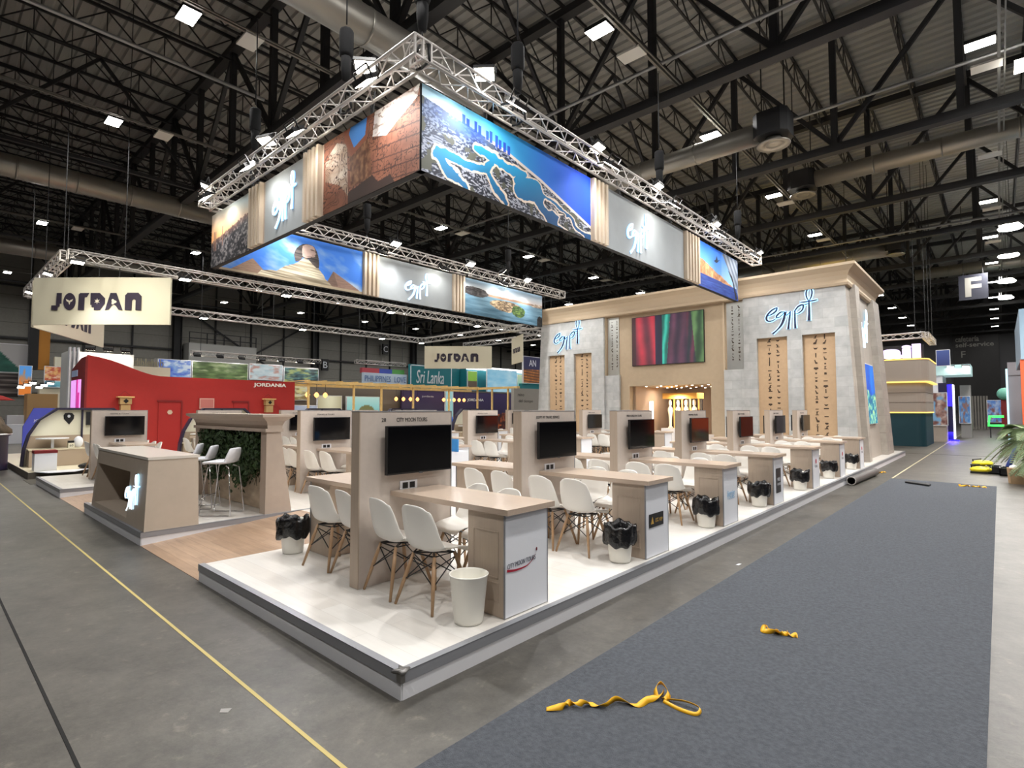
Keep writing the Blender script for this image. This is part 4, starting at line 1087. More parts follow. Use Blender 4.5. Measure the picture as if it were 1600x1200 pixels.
M_bstone = mat('banner_stone', rgb(160, 166, 170), .7, noise=.04, nscale=3)
def banner_frame(x0, x1, y0, y1, label, nm='banner_frame'):
    return None
ring_t = {}
def side_box(label, x0, x1, y0, y1):
    t = thing('hanging_banner', label, 'banner')
    MB().box(x0, x1, y0, y1, BZ0, BZ1).build('frame', M_back, t)
    return t
def slats(M, W, t):
    n = 5 if W > .8 else 4; p = W / n
    MBm = MB(); MBm.M = M; MBm.box(0, W, 0, BZ1 - BZ0, -.0, .01); MBm.build('slat_backing', M_port, t)
    for i in range(n):
        a = MB(); a.M = M; a.box(i * p + p * .12, i * p + p * .62, 0, BZ1 - BZ0, .01, .10); a.build('slat', M_slat, t)
H = BZ1 - BZ0
# carpet side
t = side_box('long hanging banner with lagoon photo, lit logo and cliff photo, on the carpet side', BXr - .12, BXr - .01, BYn, BYf)
picture('lagoon_photo', p_lagoon, FX(BXr, BYn + .02, BZ0), 4.45, H, 620, 200, M_print, t)
slats(FX(BXr - .01, 7.37, BZ0), .62, t)
mb = MB().box(BXr - .01, BXr, 7.99, 11.85, BZ0, BZ1); mb.build('stone_print', M_bstone, t)
slats(FX(BXr - .01, 11.86, BZ0), .95, t)
picture('cliff_photo', p_sea, FX(BXr, 12.83, BZ0), 3.1, H, 200, 90, M_print, t)
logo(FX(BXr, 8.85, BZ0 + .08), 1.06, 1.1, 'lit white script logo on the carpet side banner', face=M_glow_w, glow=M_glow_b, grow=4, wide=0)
# near short side
t = side_box('hanging banner with carved temple photo, lit logo and city photo, on the short near side', BXl, BXr - .01, BYn + .01, BYn + .12)
picture('temple_photo', p_relief, FY(-6.35, BYn, BZ0), 2.78, H, 260, 120, M_print, t)
slats(FY(-6.99, BYn + .01, BZ0), .64, t)
MB().box(-8.8, -6.99, BYn, BYn + .01, BZ0, BZ1).build('stone_print', M_bstone, t)
slats(FY(-9.46, BYn + .01, BZ0), .66, t)
picture('city_photo', p_city, FY(BXl, BYn, BZ0), 2.38, H, 180, 110, M_print, t)
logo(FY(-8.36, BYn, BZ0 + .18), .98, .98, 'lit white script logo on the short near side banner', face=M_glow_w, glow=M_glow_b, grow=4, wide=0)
# far long side, its inner face
t = side_box('hanging banner with stone lion monument photo, lit logo and river photo, on the far side', BXl - .0, BXl + .11, BYn + .13, BYf)
picture('monument_photo', p_sphinx, FX(BXl + .12, BYn + .14, BZ0), 4.1, H, 420, 150, M_print, t)
slats(FX(BXl + .11, 7.15, BZ0), .6, t)
MB().box(BXl + .11, BXl + .12, 7.75, 10.8, BZ0, BZ1).build('stone_print', M_bstone, t)
slats(FX(BXl + .11, 10.81, BZ0), .6, t)
picture('river_photo', p_nile, FX(BXl + .12, 11.42, BZ0), 4.5, H, 260, 100, M_print, t)
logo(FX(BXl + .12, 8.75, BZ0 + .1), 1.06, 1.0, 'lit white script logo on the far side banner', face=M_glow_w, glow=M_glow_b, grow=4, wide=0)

# ------------------------------------------------------------------ aluminium box trusses
def truss(p, q, label, s=.29, pitch=.29, group=None, r=.024, top=14.55):
    t = thing('lighting_truss', label, 'truss', (0, 0, 0), 0, group)
    P0 = Vector(p); Q0 = Vector(q); d = (Q0 - P0); L = d.length; d.normalize(); a = Vector((-d.y, d.x, 0)); h = s / 2
    cs = [(-h, -h), (h, -h), (h, h), (-h, h)]
    cn = lambda k, f: P0 + d * f + a * cs[k][0] + Vector((0, 0, cs[k][1]))
    for k in range(4): MB().tube([cn(k, 0), cn(k, L)], r, 8).build('chord', M_truss, t)
    mb = MB(); n = max(2, int(round(L / pitch))); st = L / n
    for i in range(n):
        for k in range(4):
            k2 = (k + 1) % 4; A, B = (k, k2) if i % 2 else (k2, k)
            mb.bar(cn(A, i * st), cn(B, (i + 1) * st), .017)
    for f in (0, L):
        for k in range(4): mb.bar(cn(k, f), cn((k + 1) % 4, f), .03)
    mb.build('lacing', M_truss, t)
    if p[2] < 6.5:
        for f in (.06, .5, .94):
            c_ = P0 + d * L * f; MB().bar(c_ + Vector((0, 0, h)), (c_.x, c_.y, top), .02).build('suspension_wire', M_steel, t)
    return t
truss((-3.4, 2.7, 6.84), (-3.4, 17.4, 6.84), 'long aluminium truss above the carpet side banner')
truss((-3.25, 2.7, 6.84), (-11.75, 2.7, 6.84), 'aluminium truss above the short near side banner')
truss((-11.75, 2.85, 6.84), (-11.75, 17.4, 6.84), 'long aluminium truss above the far side banner')
def wires(x, y, label, z0=BZ1, z1=6.72):
    tag(MB().bar((x, y, z0), (x, y, z1), .04, .015).bar((x + .02, y, z0), (x + .06, y, z1 + .25), .03, .012).bar((x - .02, y, z0), (x - .06, y, z1 + .25), .03, .012).build('hanging_strap', M_black), label, 'strap')
for i, y in enumerate((4.3, 8.6, 11.2, 15.0)):
    wires(-3.6, y, 'black strap holding the carpet side banner, %s from the corner' % ORD[i]); wires(BXl + .05, y + .4, 'black strap holding the far side banner, %s from the near end' % ORD[i])
for i, x in enumerate((-4.9, -7.2, -9.6)): wires(x, BYn + .06, 'black strap holding the short side banner, %s from the corner' % ORD[i])
M_matt = mat('matt_black', rgb(22, 22, 24), .95)
def hoist(x, y, label, z=7.0):
    t = thing('chain_hoist', label, 'hoist', (x, y, z))
    MB().lathe([(.0, .62), (.1, .63), (.12, .68), (.12, 1.06), (.1, 1.1), (0, 1.11)], n=8).build('motor', M_matt, t)
    MB().lathe([(0, .2), (.06, .22), (.085, .4), (.09, .62), (0, .64)], n=8).build('chain_bag', M_matt, t)
    MB().tube([(0, 0, -.1), (0, 0, .66)], .014, 6).tube([(0, 0, 1.2), (0, 0, 10.1 - z)], .014, 6).build('chain', M_steel, t)
    mb = MB()
    for s in (-1, 1): mb.tube([(0, 0, .1), (s * .14, 0, -.05), (s * .17, 0, -.3), (0, 0, -.33)], .022, 6)
    mb.build('sling', M_black, t)
hoist(-3.4, 4.9, 'black chain hoist lifting the carpet side truss, nearest the corner')
hoist(-3.4, 10.2, 'black chain hoist in the middle of the carpet side truss')
hoist(-3.4, 15.6, 'black chain hoist near the portal end of the carpet side truss')
hoist(-5.3, 2.7, 'black chain hoist on the short truss beside the corner')
hoist(-8.9, 2.7, 'black chain hoist on the short truss toward its far end')
hoist(-11.75, 7.3, 'black chain hoist on the far side truss, nearer one')
hoist(-11.75, 13.8, 'black chain hoist on the far side truss, farther one')
hoist(-3.4, 2.8, 'black chain hoist right above the near corner of the banner ring')
fl0 = None
def flood(x, y, z, tilt_to, label, power=None, group='truss flood lamps', cone=1.9, arm=None):
    """flood lamp whose window faces tilt_to"""
    global fl0
    d = (Vector(tilt_to) - Vector((x, y, z))).normalized()
    q = d.to_track_quat('-Z', 'Y').to_euler()
    if fl0 is None:
        fl0 = thing('flood_lamp', '', 'spotlight')
        MB().box(-.17, .17, -.12, .12, .0, .07).build('housing', M_black, fl0)
        MB().box(-.15, .15, -.1, .1, -.008, .0).build('window', M_lampw, fl0)
        MB().bar((-.18, 0, .03), (-.18, 0, .2), .02).bar((.18, 0, .03), (.18, 0, .2), .02).bar((-.18, 0, .2), (.18, 0, .2), .02).build('bracket', M_black, fl0)
        KIDS[fl0.name] = [(c, []) for c in kids(fl0)]; t = fl0; t.location = (x, y, z); t['group'] = group
    else: t = dup(fl0, (x, y, z), 0, label, group)
    t.rotation_euler = q; t['label'] = label
    if arm:
        o = MB().bar(Vector((x, y, z)) - d * .1, arm, .025).build('clamp_arm', M_black, t)
        o.matrix_parent_inverse = (Matrix.Translation((x, y, z)) @ q.to_matrix().to_4x4()).inverted()
    if power:
        l = bpy.data.lights.new('flood_glow', 'SPOT'); l.energy = power; l.spot_size = cone; l.spot_blend = .6; l.shadow_soft_size = .09; l.color = (1, .98, .955)
        o = bpy.data.objects.new('flood_glow', l); C.objects.link(o); o.location = Vector((x, y, z)) + d * .16; o.rotation_euler = q
    return t
for i, y in enumerate((3.93, 7.2, 9.8, 13.4, 17.2)):
    flood(-3.25, y, 7.04, (-.9, 1.0, .5) if i == 0 else (-.6, y + .2, .5), 'bright flood lamp on top of the carpet side truss, %s from the corner' % ORD[i], FLOOD_W * (1.9 if i == 0 else 1.35))
for i, x in enumerate((-4.5, -8.0, -11.3)):
    flood(x, 2.56, 7.04, ((-2.2, .5, 0), (-7.0, .3, 0), (-12.2, .5, 0))[i], 'bright flood lamp on top of the short truss, %s from the corner' % ORD[i], FLOOD_W * (1.3, .8, .8)[i])
for i, y in enumerate((4.3, 7.15, 9.95, 12.85, 15.6)):
    flood(-2.9, y, 6.55, (BXr, y, 5.7), 'banner wash lamp below the carpet side truss, %s from the corner' % ORD[i], WASH_W, cone=2.4, arm=(-3.255, y, 6.7))
for i, x in enumerate((-4.1, -6.3, -8.3, -10.6)):
    flood(x, 2.32, 6.52, (x, BYn, 5.7), 'banner wash lamp below the short truss, %s from the corner' % ORD[i], WASH_W, cone=2.4, arm=(x, 2.56, 6.7))
for i, y in enumerate((5.0, 8.2, 11.5, 14.7)):
    flood(-11.5, y, 7.0, (-8.6, y, .5), 'flood lamp on the far side truss, %s from the near end' % ORD[i], FLOOD_W)
for i, y in enumerate((4.5, 7.5, 10.0, 13.0)):
    flood(-11.25, y, 6.5, (BXl + .1, y, 5.8), 'banner wash lamp inside the far side banner, %s from the near end' % ORD[i], WASH_W * .8, cone=2.4, arm=(-11.61, y, 6.7))
for i, y in enumerate((5.5, 10.5)):
    flood(-4.1, y, 6.62, (-7.0, y, .5), 'flood lamp on the inner side of the carpet side truss, %s one' % ORD[i], FLOOD_W, arm=(-3.54, y, 6.7))
# front wash for the portal
for i, (x, y) in enumerate(((-3.25, 13.0), (-3.6, 12.0), (-11.5, 13.2))):
    flood(x, y, 7.05, ((-1.9, -6.2, -10.8)[i], YF, 3.6), 'lamp aimed at the stone portal front, %s from the carpet side' % ORD[i], FLOOD_W * .8, cone=1.6)
truss((-3.3, 13.6, 6.98), (-11.6, 13.6, 6.98), 'cross truss between the two long trusses carrying the portal lamps') if False else None

# ------------------------------------------------------------------ neighbouring stand with arched booths and red wall
M_beige = mat('beige_floor', rgb(214, 205, 180), .5)
t = thing('neighbour_platform', 'beige raised floor under the arched booths and the red wall', 'platform')
MB().box(-23.3, -15.1, 0.0, 22, 0.001, P - .004).build('deck', M_beige, t)
MB().box(-23.3, -15.095, -.01, 0, 0, P).box(-15.1, -15.09, -.01, 22, 0, P).build('edge_trim', mat('dark_edge', rgb(90, 84, 76), .6), t)
M_navyf = mat('arch_navy', rgb(34, 28, 56), .5); M_taupe3 = mat('wainscot', rgb(176, 158, 138), .6)
def arch_outline(o_=0.0):
    return [(0 + o_, 0), (0.03 + o_, .45), (.12 + o_, .85), (.33 + o_ * .9, 1.25), (.72 + o_ * .5, 1.60 - o_), (2.05 - o_ * .5, 1.60 - o_), (2.42 - o_ * .9, 1.25), (2.62 - o_, .85), (2.7 - o_, .45), (2.72 - o_, 0)]
def arch_booth(y0, label):
    t = thing('arched_booth', label, 'booth', (-17.0, y0, P), 0, 'arched booths')
    F = frame((0, 0, 0), (0, 1, 0), (1, 0, 0))
    o1 = arch_outline(); o2 = arch_outline(.06); mb = MB(); mb.M = F
    vs = []; 
    for z in (-.28, -.08):
        vs += [(a, b_, z) for a, b_ in o1]; vs += [(a, b_, z) for a, b_ in o2]
    n = len(o1); fs = []
    for i in range(n - 1):
        fs += [(2 * n + i, 2 * n + i + 1, 3 * n + i + 1, 3 * n + i), (i, n + i, n + i + 1, i + 1), (i, i + 1, 2 * n + i + 1, 2 * n + i), (n + i, 3 * n + i, 3 * n + i + 1, n + i + 1)]
    mb._add(vs, fs).build('arch_frame', M_navyf, t)
    mb = MB(); mb.M = F; mb.prism(o2, -.28, -.22); mb.build('back_panel', M_cream, t)
    mb = MB(); mb.M = F; mb.box(.12, 2.6, 0, .82, -.22, -.19); mb.build('wainscot', M_taupe3, t)
    mb = MB(); mb.M = F; mb.box(1.29, 1.33, .6, 1.54, -.22, -.14); mb.build('divider', M_navyf, t)
    MB().box(-.1, .35, .12, 1.25, 0, .44).build('bench', M_taupe3, t)
    MB().box(-.12, .37, .10, 1.3, .44, .48).build('bench_top', M_beige, t)
    mb = MB(); mb.M = F; mb.prism([(1.0 + .11 * math.cos(a), 1.40 + .11 * math.sin(a)) for a in [PI * 7 / 6 + (2 * PI - 2 * PI / 3 * .98) * k / 12 - PI * 0 - PI * .166 for k in range(0)]] or [(1.02, 1.12), (1.12, 1.28), (1.13, 1.38), (1.08, 1.45), (1.0, 1.46), (.92, 1.45), (.89, 1.38), (.9, 1.28)], -.219, -.205); mb.build('map_pin_sign', M_tvbody, t)
    mb = MB(); mb.M = F; mb.prism([(1.01 + .035 * math.cos(k * PI / 5), 1.36 + .045 * math.sin(k * PI / 5)) for k in range(10)], -.205, -.2); mb.build('pin_mark', M_white, t)
    MB().bar((.15, .62, .48), (.15, .62, .74), .06).build('table_stem', M_white, t); MB().prism([(.15 + .28 * math.cos(k * PI / 12), .62 + .36 * math.sin(k * PI / 12)) for k in range(24)], .74, .765).build('table_top', M_white, t)
    mb = MB(); mb.M = F; mb.box(1.4, 1.62, 1.1, 1.48, -.22, -.12); mb.build('wall_device', M_tvbody, t)
    return t
for i, y in enumerate((.05, 3.85, 7.55, 11.4, 15.6)):
    arch_booth(y, 'cream arched booth with navy rim and bench, %s from the near end' % ORD[i])
t = thing('cooler_cabinet', 'small white cabinet with a dark red lid before the first arched booth', 'cabinet', (-15.55, .35, P))
MB().box(-.2, .2, -.22, .22, 0, .44).build('body', M_white, t); MB().box(-.21, .21, -.23, .23, .44, .51).build('lid', M_reddark, t)
t = thing('coffee_machine', 'white rounded machine with a black top on the first booth bench', 'machine', (-16.75, 1.12, P + .481))
MB().ball((0, .1, .16), .1, .11, .16).build('shell', M_white, t); MB().box(-.08, .12, -.14, .0, 0, .14).build('front_box', M_cream, t); MB().box(-.07, .11, -.13, -.01, .14, .2).build('hopper', M_tvbody, t)
text('number', '60', FX(.12, -.07, .07), height=.06, m=M_tvbody, depth=.002, parent=t)
t = thing('round_counter', 'dark navy round counter with a brown rocky heap on it', 'counter', (-18.6, -.55, 0))
MB().lathe([(.5, P * 0), (.48, .05), (.48, .95), (.55, 1.0), (0, 1.0)], n=28).build('drum', M_navyf, t)
MB().lathe([(.56, 1.0), (.56, 1.04), (0, 1.04)], n=28).build('top', M_white, t)
o = MB().lathe([(.5, 1.04), (.52, 1.15), (.42, 1.32), (.3, 1.5), (.12, 1.66), (0, 1.68)], n=24, fn=lambda r, z, a: (r * (1 + .18 * math.sin(3 * a + z * 5) + .08 * math.sin(7 * a)), z)).build('rock_heap', mat('brown_rock', rgb(84, 72, 58), .9, noise=.5, nscale=6, bump=.8, bscale=7), t)
MB().bar((.3, -.5, 1.04), (.34, -.56, 1.25), .03, .01).bar((.34, -.45, 1.05), (.42, -.38, 1.28), .05, .01).build('paper_fold', M_white, t)
t = thing('backpack', 'crumpled black bag lying at the edge of the beige floor', 'bag', (-15.4, 1.3, P))
MB().ball((0, 0, .06), .22, .3, .09).ball((.05, .2, .1), .14, .14, .1).build('body', M_bag, t)
t = tag(MB().prism([(-15.15, .1), (-14.6, .3), (-14.5, .8), (-15.1, 1.2)], P + .0, P + .012).build('white_board', M_white), 'white sheet lying over the beige floor edge beside the black bag', 'sheet')
o = MB(); o.M = frame((-20.8, .45, P), (0, 1, 0), (1, 0, 0)); o.prism([(0, 0), (0, 1.0), (.25, 1.6), (1.25, 1.6), (1.4, 1.2), (1.4, 0)], -.05, .05)
t = thing('blue_arch_panel', 'blue arched panel behind the first cream booth', 'panel'); o.build('panel', mat('royal_blue', rgb(70, 80, 190), .5), t)
text('lettering', 'JORDAN', FX(-20.74, .95, 1.35), width=.5, height=.09, m=M_white, depth=.002, parent=t)

# red wall
t = thing('red_wall', 'tall red exhibition wall with sweeping top edge and white country name', 'exhibition wall')
mb = MB(); mb.M = FX(-20, 0, 0)
topc = [(1.93, 3.55)] + [(1.95 + .3 * k, 3.55 - .60 * (1 - math.cos(PI * min(1, k / 7.5))) / 2 - .03) for k in range(1, 8)] + [(9.12, 2.90)]
mb.prism([(1.93, P), (9.12, P)] + topc[::-1], -.25, 0); mb.build('front', M_red, t)
MB().hexa([(-22.3, 1.93), (-20.25, 1.93), (-20.25, 9.1), (-22.3, 9.1)], P, [(-22.3, 1.93), (-20.25, 1.93), (-20.25, 9.1), (-22.3, 9.1)], 2.7).build('block', M_red, t)
mb = MB(); mb.M = FY(-22.3, 1.93, 0); mb.prism([(0, P), (2.3, P), (2.3, 3.5), (1.6, 3.48), (0, 3.15)], 0, .06); mb.build('end_board', M_reddark, t)
mb = MB(); mb.M = FY(-22.3, 1.87, 0); mb.box(.1, 1.7, .3, 2.75, 0, .02); mb.build('lit_doorway', mat('pink_glow', rgb(235, 160, 240), .5, emit=.75, ecol=rgb(235, 165, 245)), t)
mb = MB(); mb.M = FY(-22.3, 1.85, 0); mb.box(1.2, 1.32, .3, 2.75, 0, .03).box(1.5, 1.6, .3, 2.3, 0, .03); mb.build('curtain', mat('magenta_glow', rgb(200, 60, 150), .5, emit=.4), t)
mb = MB(); mb.M = FY(-22.3, 1.87, 0); mb.box(.15, 1.1, 2.88, 3.1, 0, .02); mb.build('name_board', mat('pale_blue', rgb(170, 190, 225), .5), t)
text('lettering', 'JORDANIA', FX(-20, 8.05, 2.72), width=1.36, height=.19, m=mat('white_paint', rgb(240, 240, 236), .5), depth=.02, parent=t, bold=.03)
for i, (a, b_) in enumerate(((4.02, 4.74), (6.6, 7.15))):
    mb = MB(); mb.box(-19.99, -19.975, a, b_, P, 2.0); d = mb.build('door', mat('door_red', rgb(158, 26, 26), .65), t)
    MB().box(-20, -19.95, a - .05, b_ + .04, 2.0, 2.06).box(-20, -19.95, b_, b_ + .05, P, 2.0).build('door_frame', M_reddark, d)
    mb = MB(); mb.M = FX(-19.97, (a + b_) / 2, 1.62); mb.prism([(.09 * math.cos(k * PI / 3), .09 * math.sin(k * PI / 3)) for k in range(6)], 0, .01); mb.build('hexagon_plate', mat('plate_grey', rgb(200, 180, 160), .5), d)
for i, y in enumerate((2.98, 7.95)):
    t = thing('wooden_lantern', ['boxed wooden lantern on the red wall, nearer the pink doorway', 'boxed wooden lantern on the red wall below the white letters'][i], 'lantern', (-19.97, y, 0))
    MB().box(0, .22, -.17, .17, 1.9, 2.12).box(0, .2, -.14, .14, 1.6, 1.88).build('box', mat('lantern_wood', rgb(176, 146, 100), .6), t)
    MB().box(0, .26, -.24, .24, 2.13, 2.17).build('rail', M_pine, t)
    mb = MB(); mb.M = FX(.22, 0, 2.01); mb.prism([(-.08, 0), (0, -.08), (.08, 0), (0, .08)], 0, .01); mb.build('diamond_vent', M_tvbody, t)
    MB().bar((.02, -.22, 2.16), (.02, 0, 2.36), .012).bar((.02, 0, 2.36), (.02, .22, 2.16), .012).build('strap', M_reddark, t)
t = thing('wall_frame', 'small framed glass case on the red wall between its doors', 'frame', (-19.99, 5.62, 1.95))
MB().box(0, .04, -.26, .26, -.2, .2).build('frame', mat('frame_pale', rgb(200, 150, 140), .5), t); MB().box(.04, .045, -.22, .22, -.16, .16).build('pane', mat('pane_pink', rgb(190, 120, 115), .2), t)
area_lamp('booth_glow', (-18.2, 5, 5.9), 1.2, 90, (1, .95, .85), target=(-20, 5.5, 1.5))
area_lamp('booth_glow', (-14.9, 1.2, 5.9), 1.0, 110, (1, .95, .8), target=(-17, 1.2, .8))

# hanging cream signs
def letters_sign(M, W, cx, cz, wid, hei, parent):
    text('lettering', 'JOrDAn', M @ Matrix.Translation((cx, cz, 0)), width=wid, height=hei, m=M_ink2, depth=.012, parent=parent, bold=.045)
M_ink2 = mat('sign_charcoal', rgb(52, 44, 62), .6)
_E = [(591 + 51 * math.cos(k * PI / 12), 382 + 73 * math.sin(k * PI / 12)) for k in range(24)]
JL = {'letter_j': [(482, 310), (523, 310), (523, 400), (508, 400), (508, 425), (492, 425), (492, 455), (440, 455), (440, 415), (478, 415)], 'letter_o': _E,
 'letter_r': [(680, 310), (755, 310), (735, 345), (718, 345), (715, 455), (665, 455), (668, 322)], 'letter_d': [(768, 310), (845, 310), (890, 355), (890, 400), (850, 455), (800, 455), (800, 430), (780, 430), (780, 410), (768, 410)],
 'letter_a': [(935, 310), (985, 310), (1040, 455), (1005, 450), (985, 420), (965, 405), (945, 420), (925, 450), (893, 455)], 'letter_n': [(1060, 330), (1080, 308), (1170, 308), (1196, 335), (1196, 455), (1150, 455), (1150, 372), (1134, 358), (1118, 372), (1115, 455), (1060, 455)]}
JORN = {'bird': [(560, 362), (578, 368), (591, 376), (604, 368), (622, 362), (612, 382), (600, 385), (592, 410), (582, 385), (570, 382)],
 'star': [(825 + (26 if k % 2 else 10) * math.cos(k * PI / 6), 380 + (26 if k % 2 else 10) * math.sin(k * PI / 6)) for k in range(12)],
 'trefoil': [(965 + (20 + 6 * math.cos(3 * a + PI / 2 * 0)) * math.cos(a), 385 + (20 + 6 * math.cos(3 * a)) * math.sin(a)) for a in [k * PI / 9 for k in range(18)]]}
def jordan_letters(M, cx, cz, wid, parent):
    k = wid / 756.0; T = M @ Matrix.Translation((cx, cz, 0)) @ Matrix(((k, 0, 0, -818 * k), (0, -k, 0, 382 * k), (0, 0, 1, 0), (0, 0, 0, 1)))
    for nm, pl in JL.items():
        mb = MB(); mb.M = T; mb.prism(pl, 0, .012); mb.build(nm, M_ink2, parent)
    for nm, pl in JORN.items():
        mb = MB(); mb.M = T; mb.prism(pl, .012, .015); mb.build(nm, MATS['sign_cream'], parent)
def hsign(A, B, z0, z1, label, txt, bulge=.0, part=None):
    A = Vector((A[0], A[1], z0)); B = Vector((B[0], B[1], z0)); u = (B - A).normalized(); n = Vector((u.y, -u.x, 0)); W = (B - A).length
    t = thing('hanging_sign', label, 'hanging sign'); M = frame(A, u, n); H_ = z1 - z0
    mb = MB(); mb.M = M; N = 16
    def f(u_, v_): return (u_ * W, v_ * H_, bulge * math.sin(PI * u_))
    vs = []
    for z in (0, -.07):
        for v_ in (0, 1):
            for i in range(N + 1): x, y_, k = f(i / N, v_); vs.append((x, y_, k + z))
    n1 = N + 1; fs = []
    for i in range(N):
        fs += [(i, i + 1, n1 + i + 1, n1 + i), (2 * n1 + i, 3 * n1 + i, 3 * n1 + i + 1, 2 * n1 + i + 1), (i, 2 * n1 + i, 2 * n1 + i + 1, i + 1), (n1 + i, n1 + i + 1, 3 * n1 + i + 1, 3 * n1 + i)]
    fs += [(0, n1, 3 * n1, 2 * n1), (N, 2 * n1 + N, 3 * n1 + N, n1 + N)]
    mb._add(vs, fs).build('fabric_panel', mat('sign_cream', rgb(224, 218, 196), .6), t)
    if txt:
        jordan_letters(M @ Matrix.Translation((0, 0, bulge + .004)), W * .475, H_ * .485, W * .65 if part is None else part, t)
    mb = MB(); mb.M = M
    for fx in (.47, .62): mb.bar((W * fx, H_, -.03), (W * fx, H_ + (6.1 - z1), -.03), .02, up=(1, 0, 0))
    mb.build('hanger', M_steel, t)
    return t
hsign((-19.2, .4), (-16.06, 3.2), 4.3, 5.75, 'large cream hanging sign with dark country lettering nearest the red wall', 'JOrDAn', .06)
hsign((-19.35, .45), (-24.5, 3.2), 4.25, 5.7, 'cream hanging sign panel half hidden behind the large cream one', 'JOrDAn', 0, 3.3)
hsign((-24.2, 19.6), (-21.1, 22.5), 4.3, 5.72, 'cream hanging sign with dark country lettering far over the timber pergola', 'JOrDAn', .02)
hsign((-18.15, 21.1), (-16.4, 20.0), 4.3, 5.8, 'cream hanging sign seen almost edge on beside the portal', 'JOrDAn', 0, 1.4)
truss((-17.3, .9, 6.2), (-17.3, 24, 6.2), 'long aluminium truss over the arched booths', pitch=.33)
truss((-25.2, .9, 6.2), (-25.2, 20, 6.2), 'aluminium truss far behind the red wall', pitch=.4)
truss((-17.45, .9, 6.2), (-25.0, .9, 6.2), 'short aluminium truss over the large cream sign', pitch=.33)
truss((-25.0, 20.2, 6.2), (-13.9, 20.2, 6.2), 'cross truss over the timber pergola, nearer one', pitch=.4)
truss((-25.0, 23.8, 6.2), (-17.4, 23.8, 6.2), 'cross truss over the timber pergola, farther one', pitch=.4)
for i, y in enumerate((1.1, 3.9, 7.3, 12.0, 17.3)):
    flood(-17.1, y, 5.98, (-16.2, y, 0), 'warm flood lamp under the booth truss, %s from the near end' % ORD[i], 170, arm=(-17.2, y, 6.06))
for i, y in enumerate((7.05, 11.9, 16.9, 19.9)):
    flood(-24.9, y, 5.98, (-24.0, y, 0), 'warm flood lamp under the truss behind the red wall, %s along it' % ORD[i], 200, arm=(-25.1, y, 6.06))
for i, x in enumerate((-19.5, -23.5)):
    flood(x, .75, 5.98, (x, -.6, 0), 'warm flood lamp on the short booth truss, %s from the aisle' % ORD[i], 120, arm=(x, .88, 6.06))

# ------------------------------------------------------------------ stands beyond
def rnd_picture(c1, c2, c3, seed, f1=6, f2=10):
    def p(u, v):
        k = fbm(u * f1, v * f2, seed); c = mixc(c1, c2, (k - .3) * 2.2); k2 = fbm(u * f1 * .8, v * f2 * .6, seed + 5)
        return mixc(c, np.array(c3)[None, :] + 0 * c, (k2 - .5) * 5) * .95
    return p
M_lit = mat_vc('lit_picture', .62)
def lightbox(name, M, W, H_, painter, label, cat='picture', nu=50, nv=30, thick=.12, m_=None, frame_m=None):  # emission in many of these pictures stands in for spots lighting them
    t = thing(name, label, cat)
    mb = MB(); mb.M = M; mb.box(-.03, W + .03, -.03, H_ + .03, -thick, -.001); mb.build('frame', frame_m or M_white, t)
    picture('image', painter, M, W, H_, nu, nv, m_ or M_lit, t)
    return t
def booth_box(name, x0, x1, y0, y1, z0, z1, m_, label, cat='exhibition stand', base=True):
    t = thing(name, label, cat)
    MB().box(x0, x1, y0, y1, z0, z1).build('body', m_, t)
    return t
t = booth_box('white_stand', -27.5, -26, 2.3, 4.6, 0, 4.15, mat('stand_white', rgb(225, 226, 224), .6), 'white exhibition wall lit by spots behind the red wall')
for i in range(3): MB().box(-26.0, -25.7, 2.3 + .14 * i, 2.36 + .14 * i, 0, 4.3).build('fin', M_white, t)
for i in range(3): flood(-25.6, 2.95 + i * .62, 4.25, (-26.0, 2.95 + i * .62, 3.4), 'small wash lamp on the white wall behind the red wall, %s one' % ORD[i], 9, cone=2.2, arm=(-26.05, 2.95 + i * .62, 4.13))
t = thing('letter_sign', 'upright garden letters on a low ledge behind the red wall', 'sign'); MB().box(-27.2, -26.9, 4.6, 6.3, 0, 3.72).build('ledge', M_cream, t)
text('lettering', 'ediblehub', FX(-27, 5.35, 3.92), width=1.35, height=.36, m=mat('letters_sage', rgb(150, 146, 120), .6), depth=.05, parent=t)
lightbox('picture_panel', FX(-29.9, 6.6, 3.4), 1.5, .95, rnd_picture((.25, .4, .85), (.6, .75, .95), (.9, .95, 1), 3), 'blue lit picture panel behind the red wall')
lightbox('picture_panel', FX(-29.9, 8.2, 3.4), 2.9, .95, rnd_picture((.25, .35, .15), (.5, .62, .35), (.75, .8, .6), 13), 'green lit picture panel under the small background truss')
lightbox('picture_panel', FX(-29.9, 11.25, 3.5), 1.9, .9, rnd_picture((.75, .85, .88), (.92, .95, .95), (.8, .6, .55), 23), 'pale lit picture panel under the small background truss')
lightbox('picture_panel', FX(-29.9, 13.3, 3.4), 2.2, .9, rnd_picture((.12, .2, .22), (.45, .68, .68), (.75, .8, .5), 33), 'dark green lit picture panel at the end of the background truss')
booth_box('back_wall', -30.4, -30.05, 6.5, 15.6, 0, 4.4, mat('stand_grey', rgb(150, 148, 146), .6), 'long grey wall carrying the lit picture panels')
truss((-29.5, 8.0, 4.75), (-29.5, 15.4, 4.75), 'small bright truss above the lit picture panels', s=.25, pitch=.3)
for i in range(7): flood(-29.3, 8.2 + i * 1.15, 4.62, (-29.9, 8.2 + i * 1.15, 3.8), 'small lamp on the bright background truss, %s from its near end' % ORD[i], 14 if i % 2 == 0 else None, cone=2.2, arm=(-29.45, 8.2 + i * 1.15, 4.66))

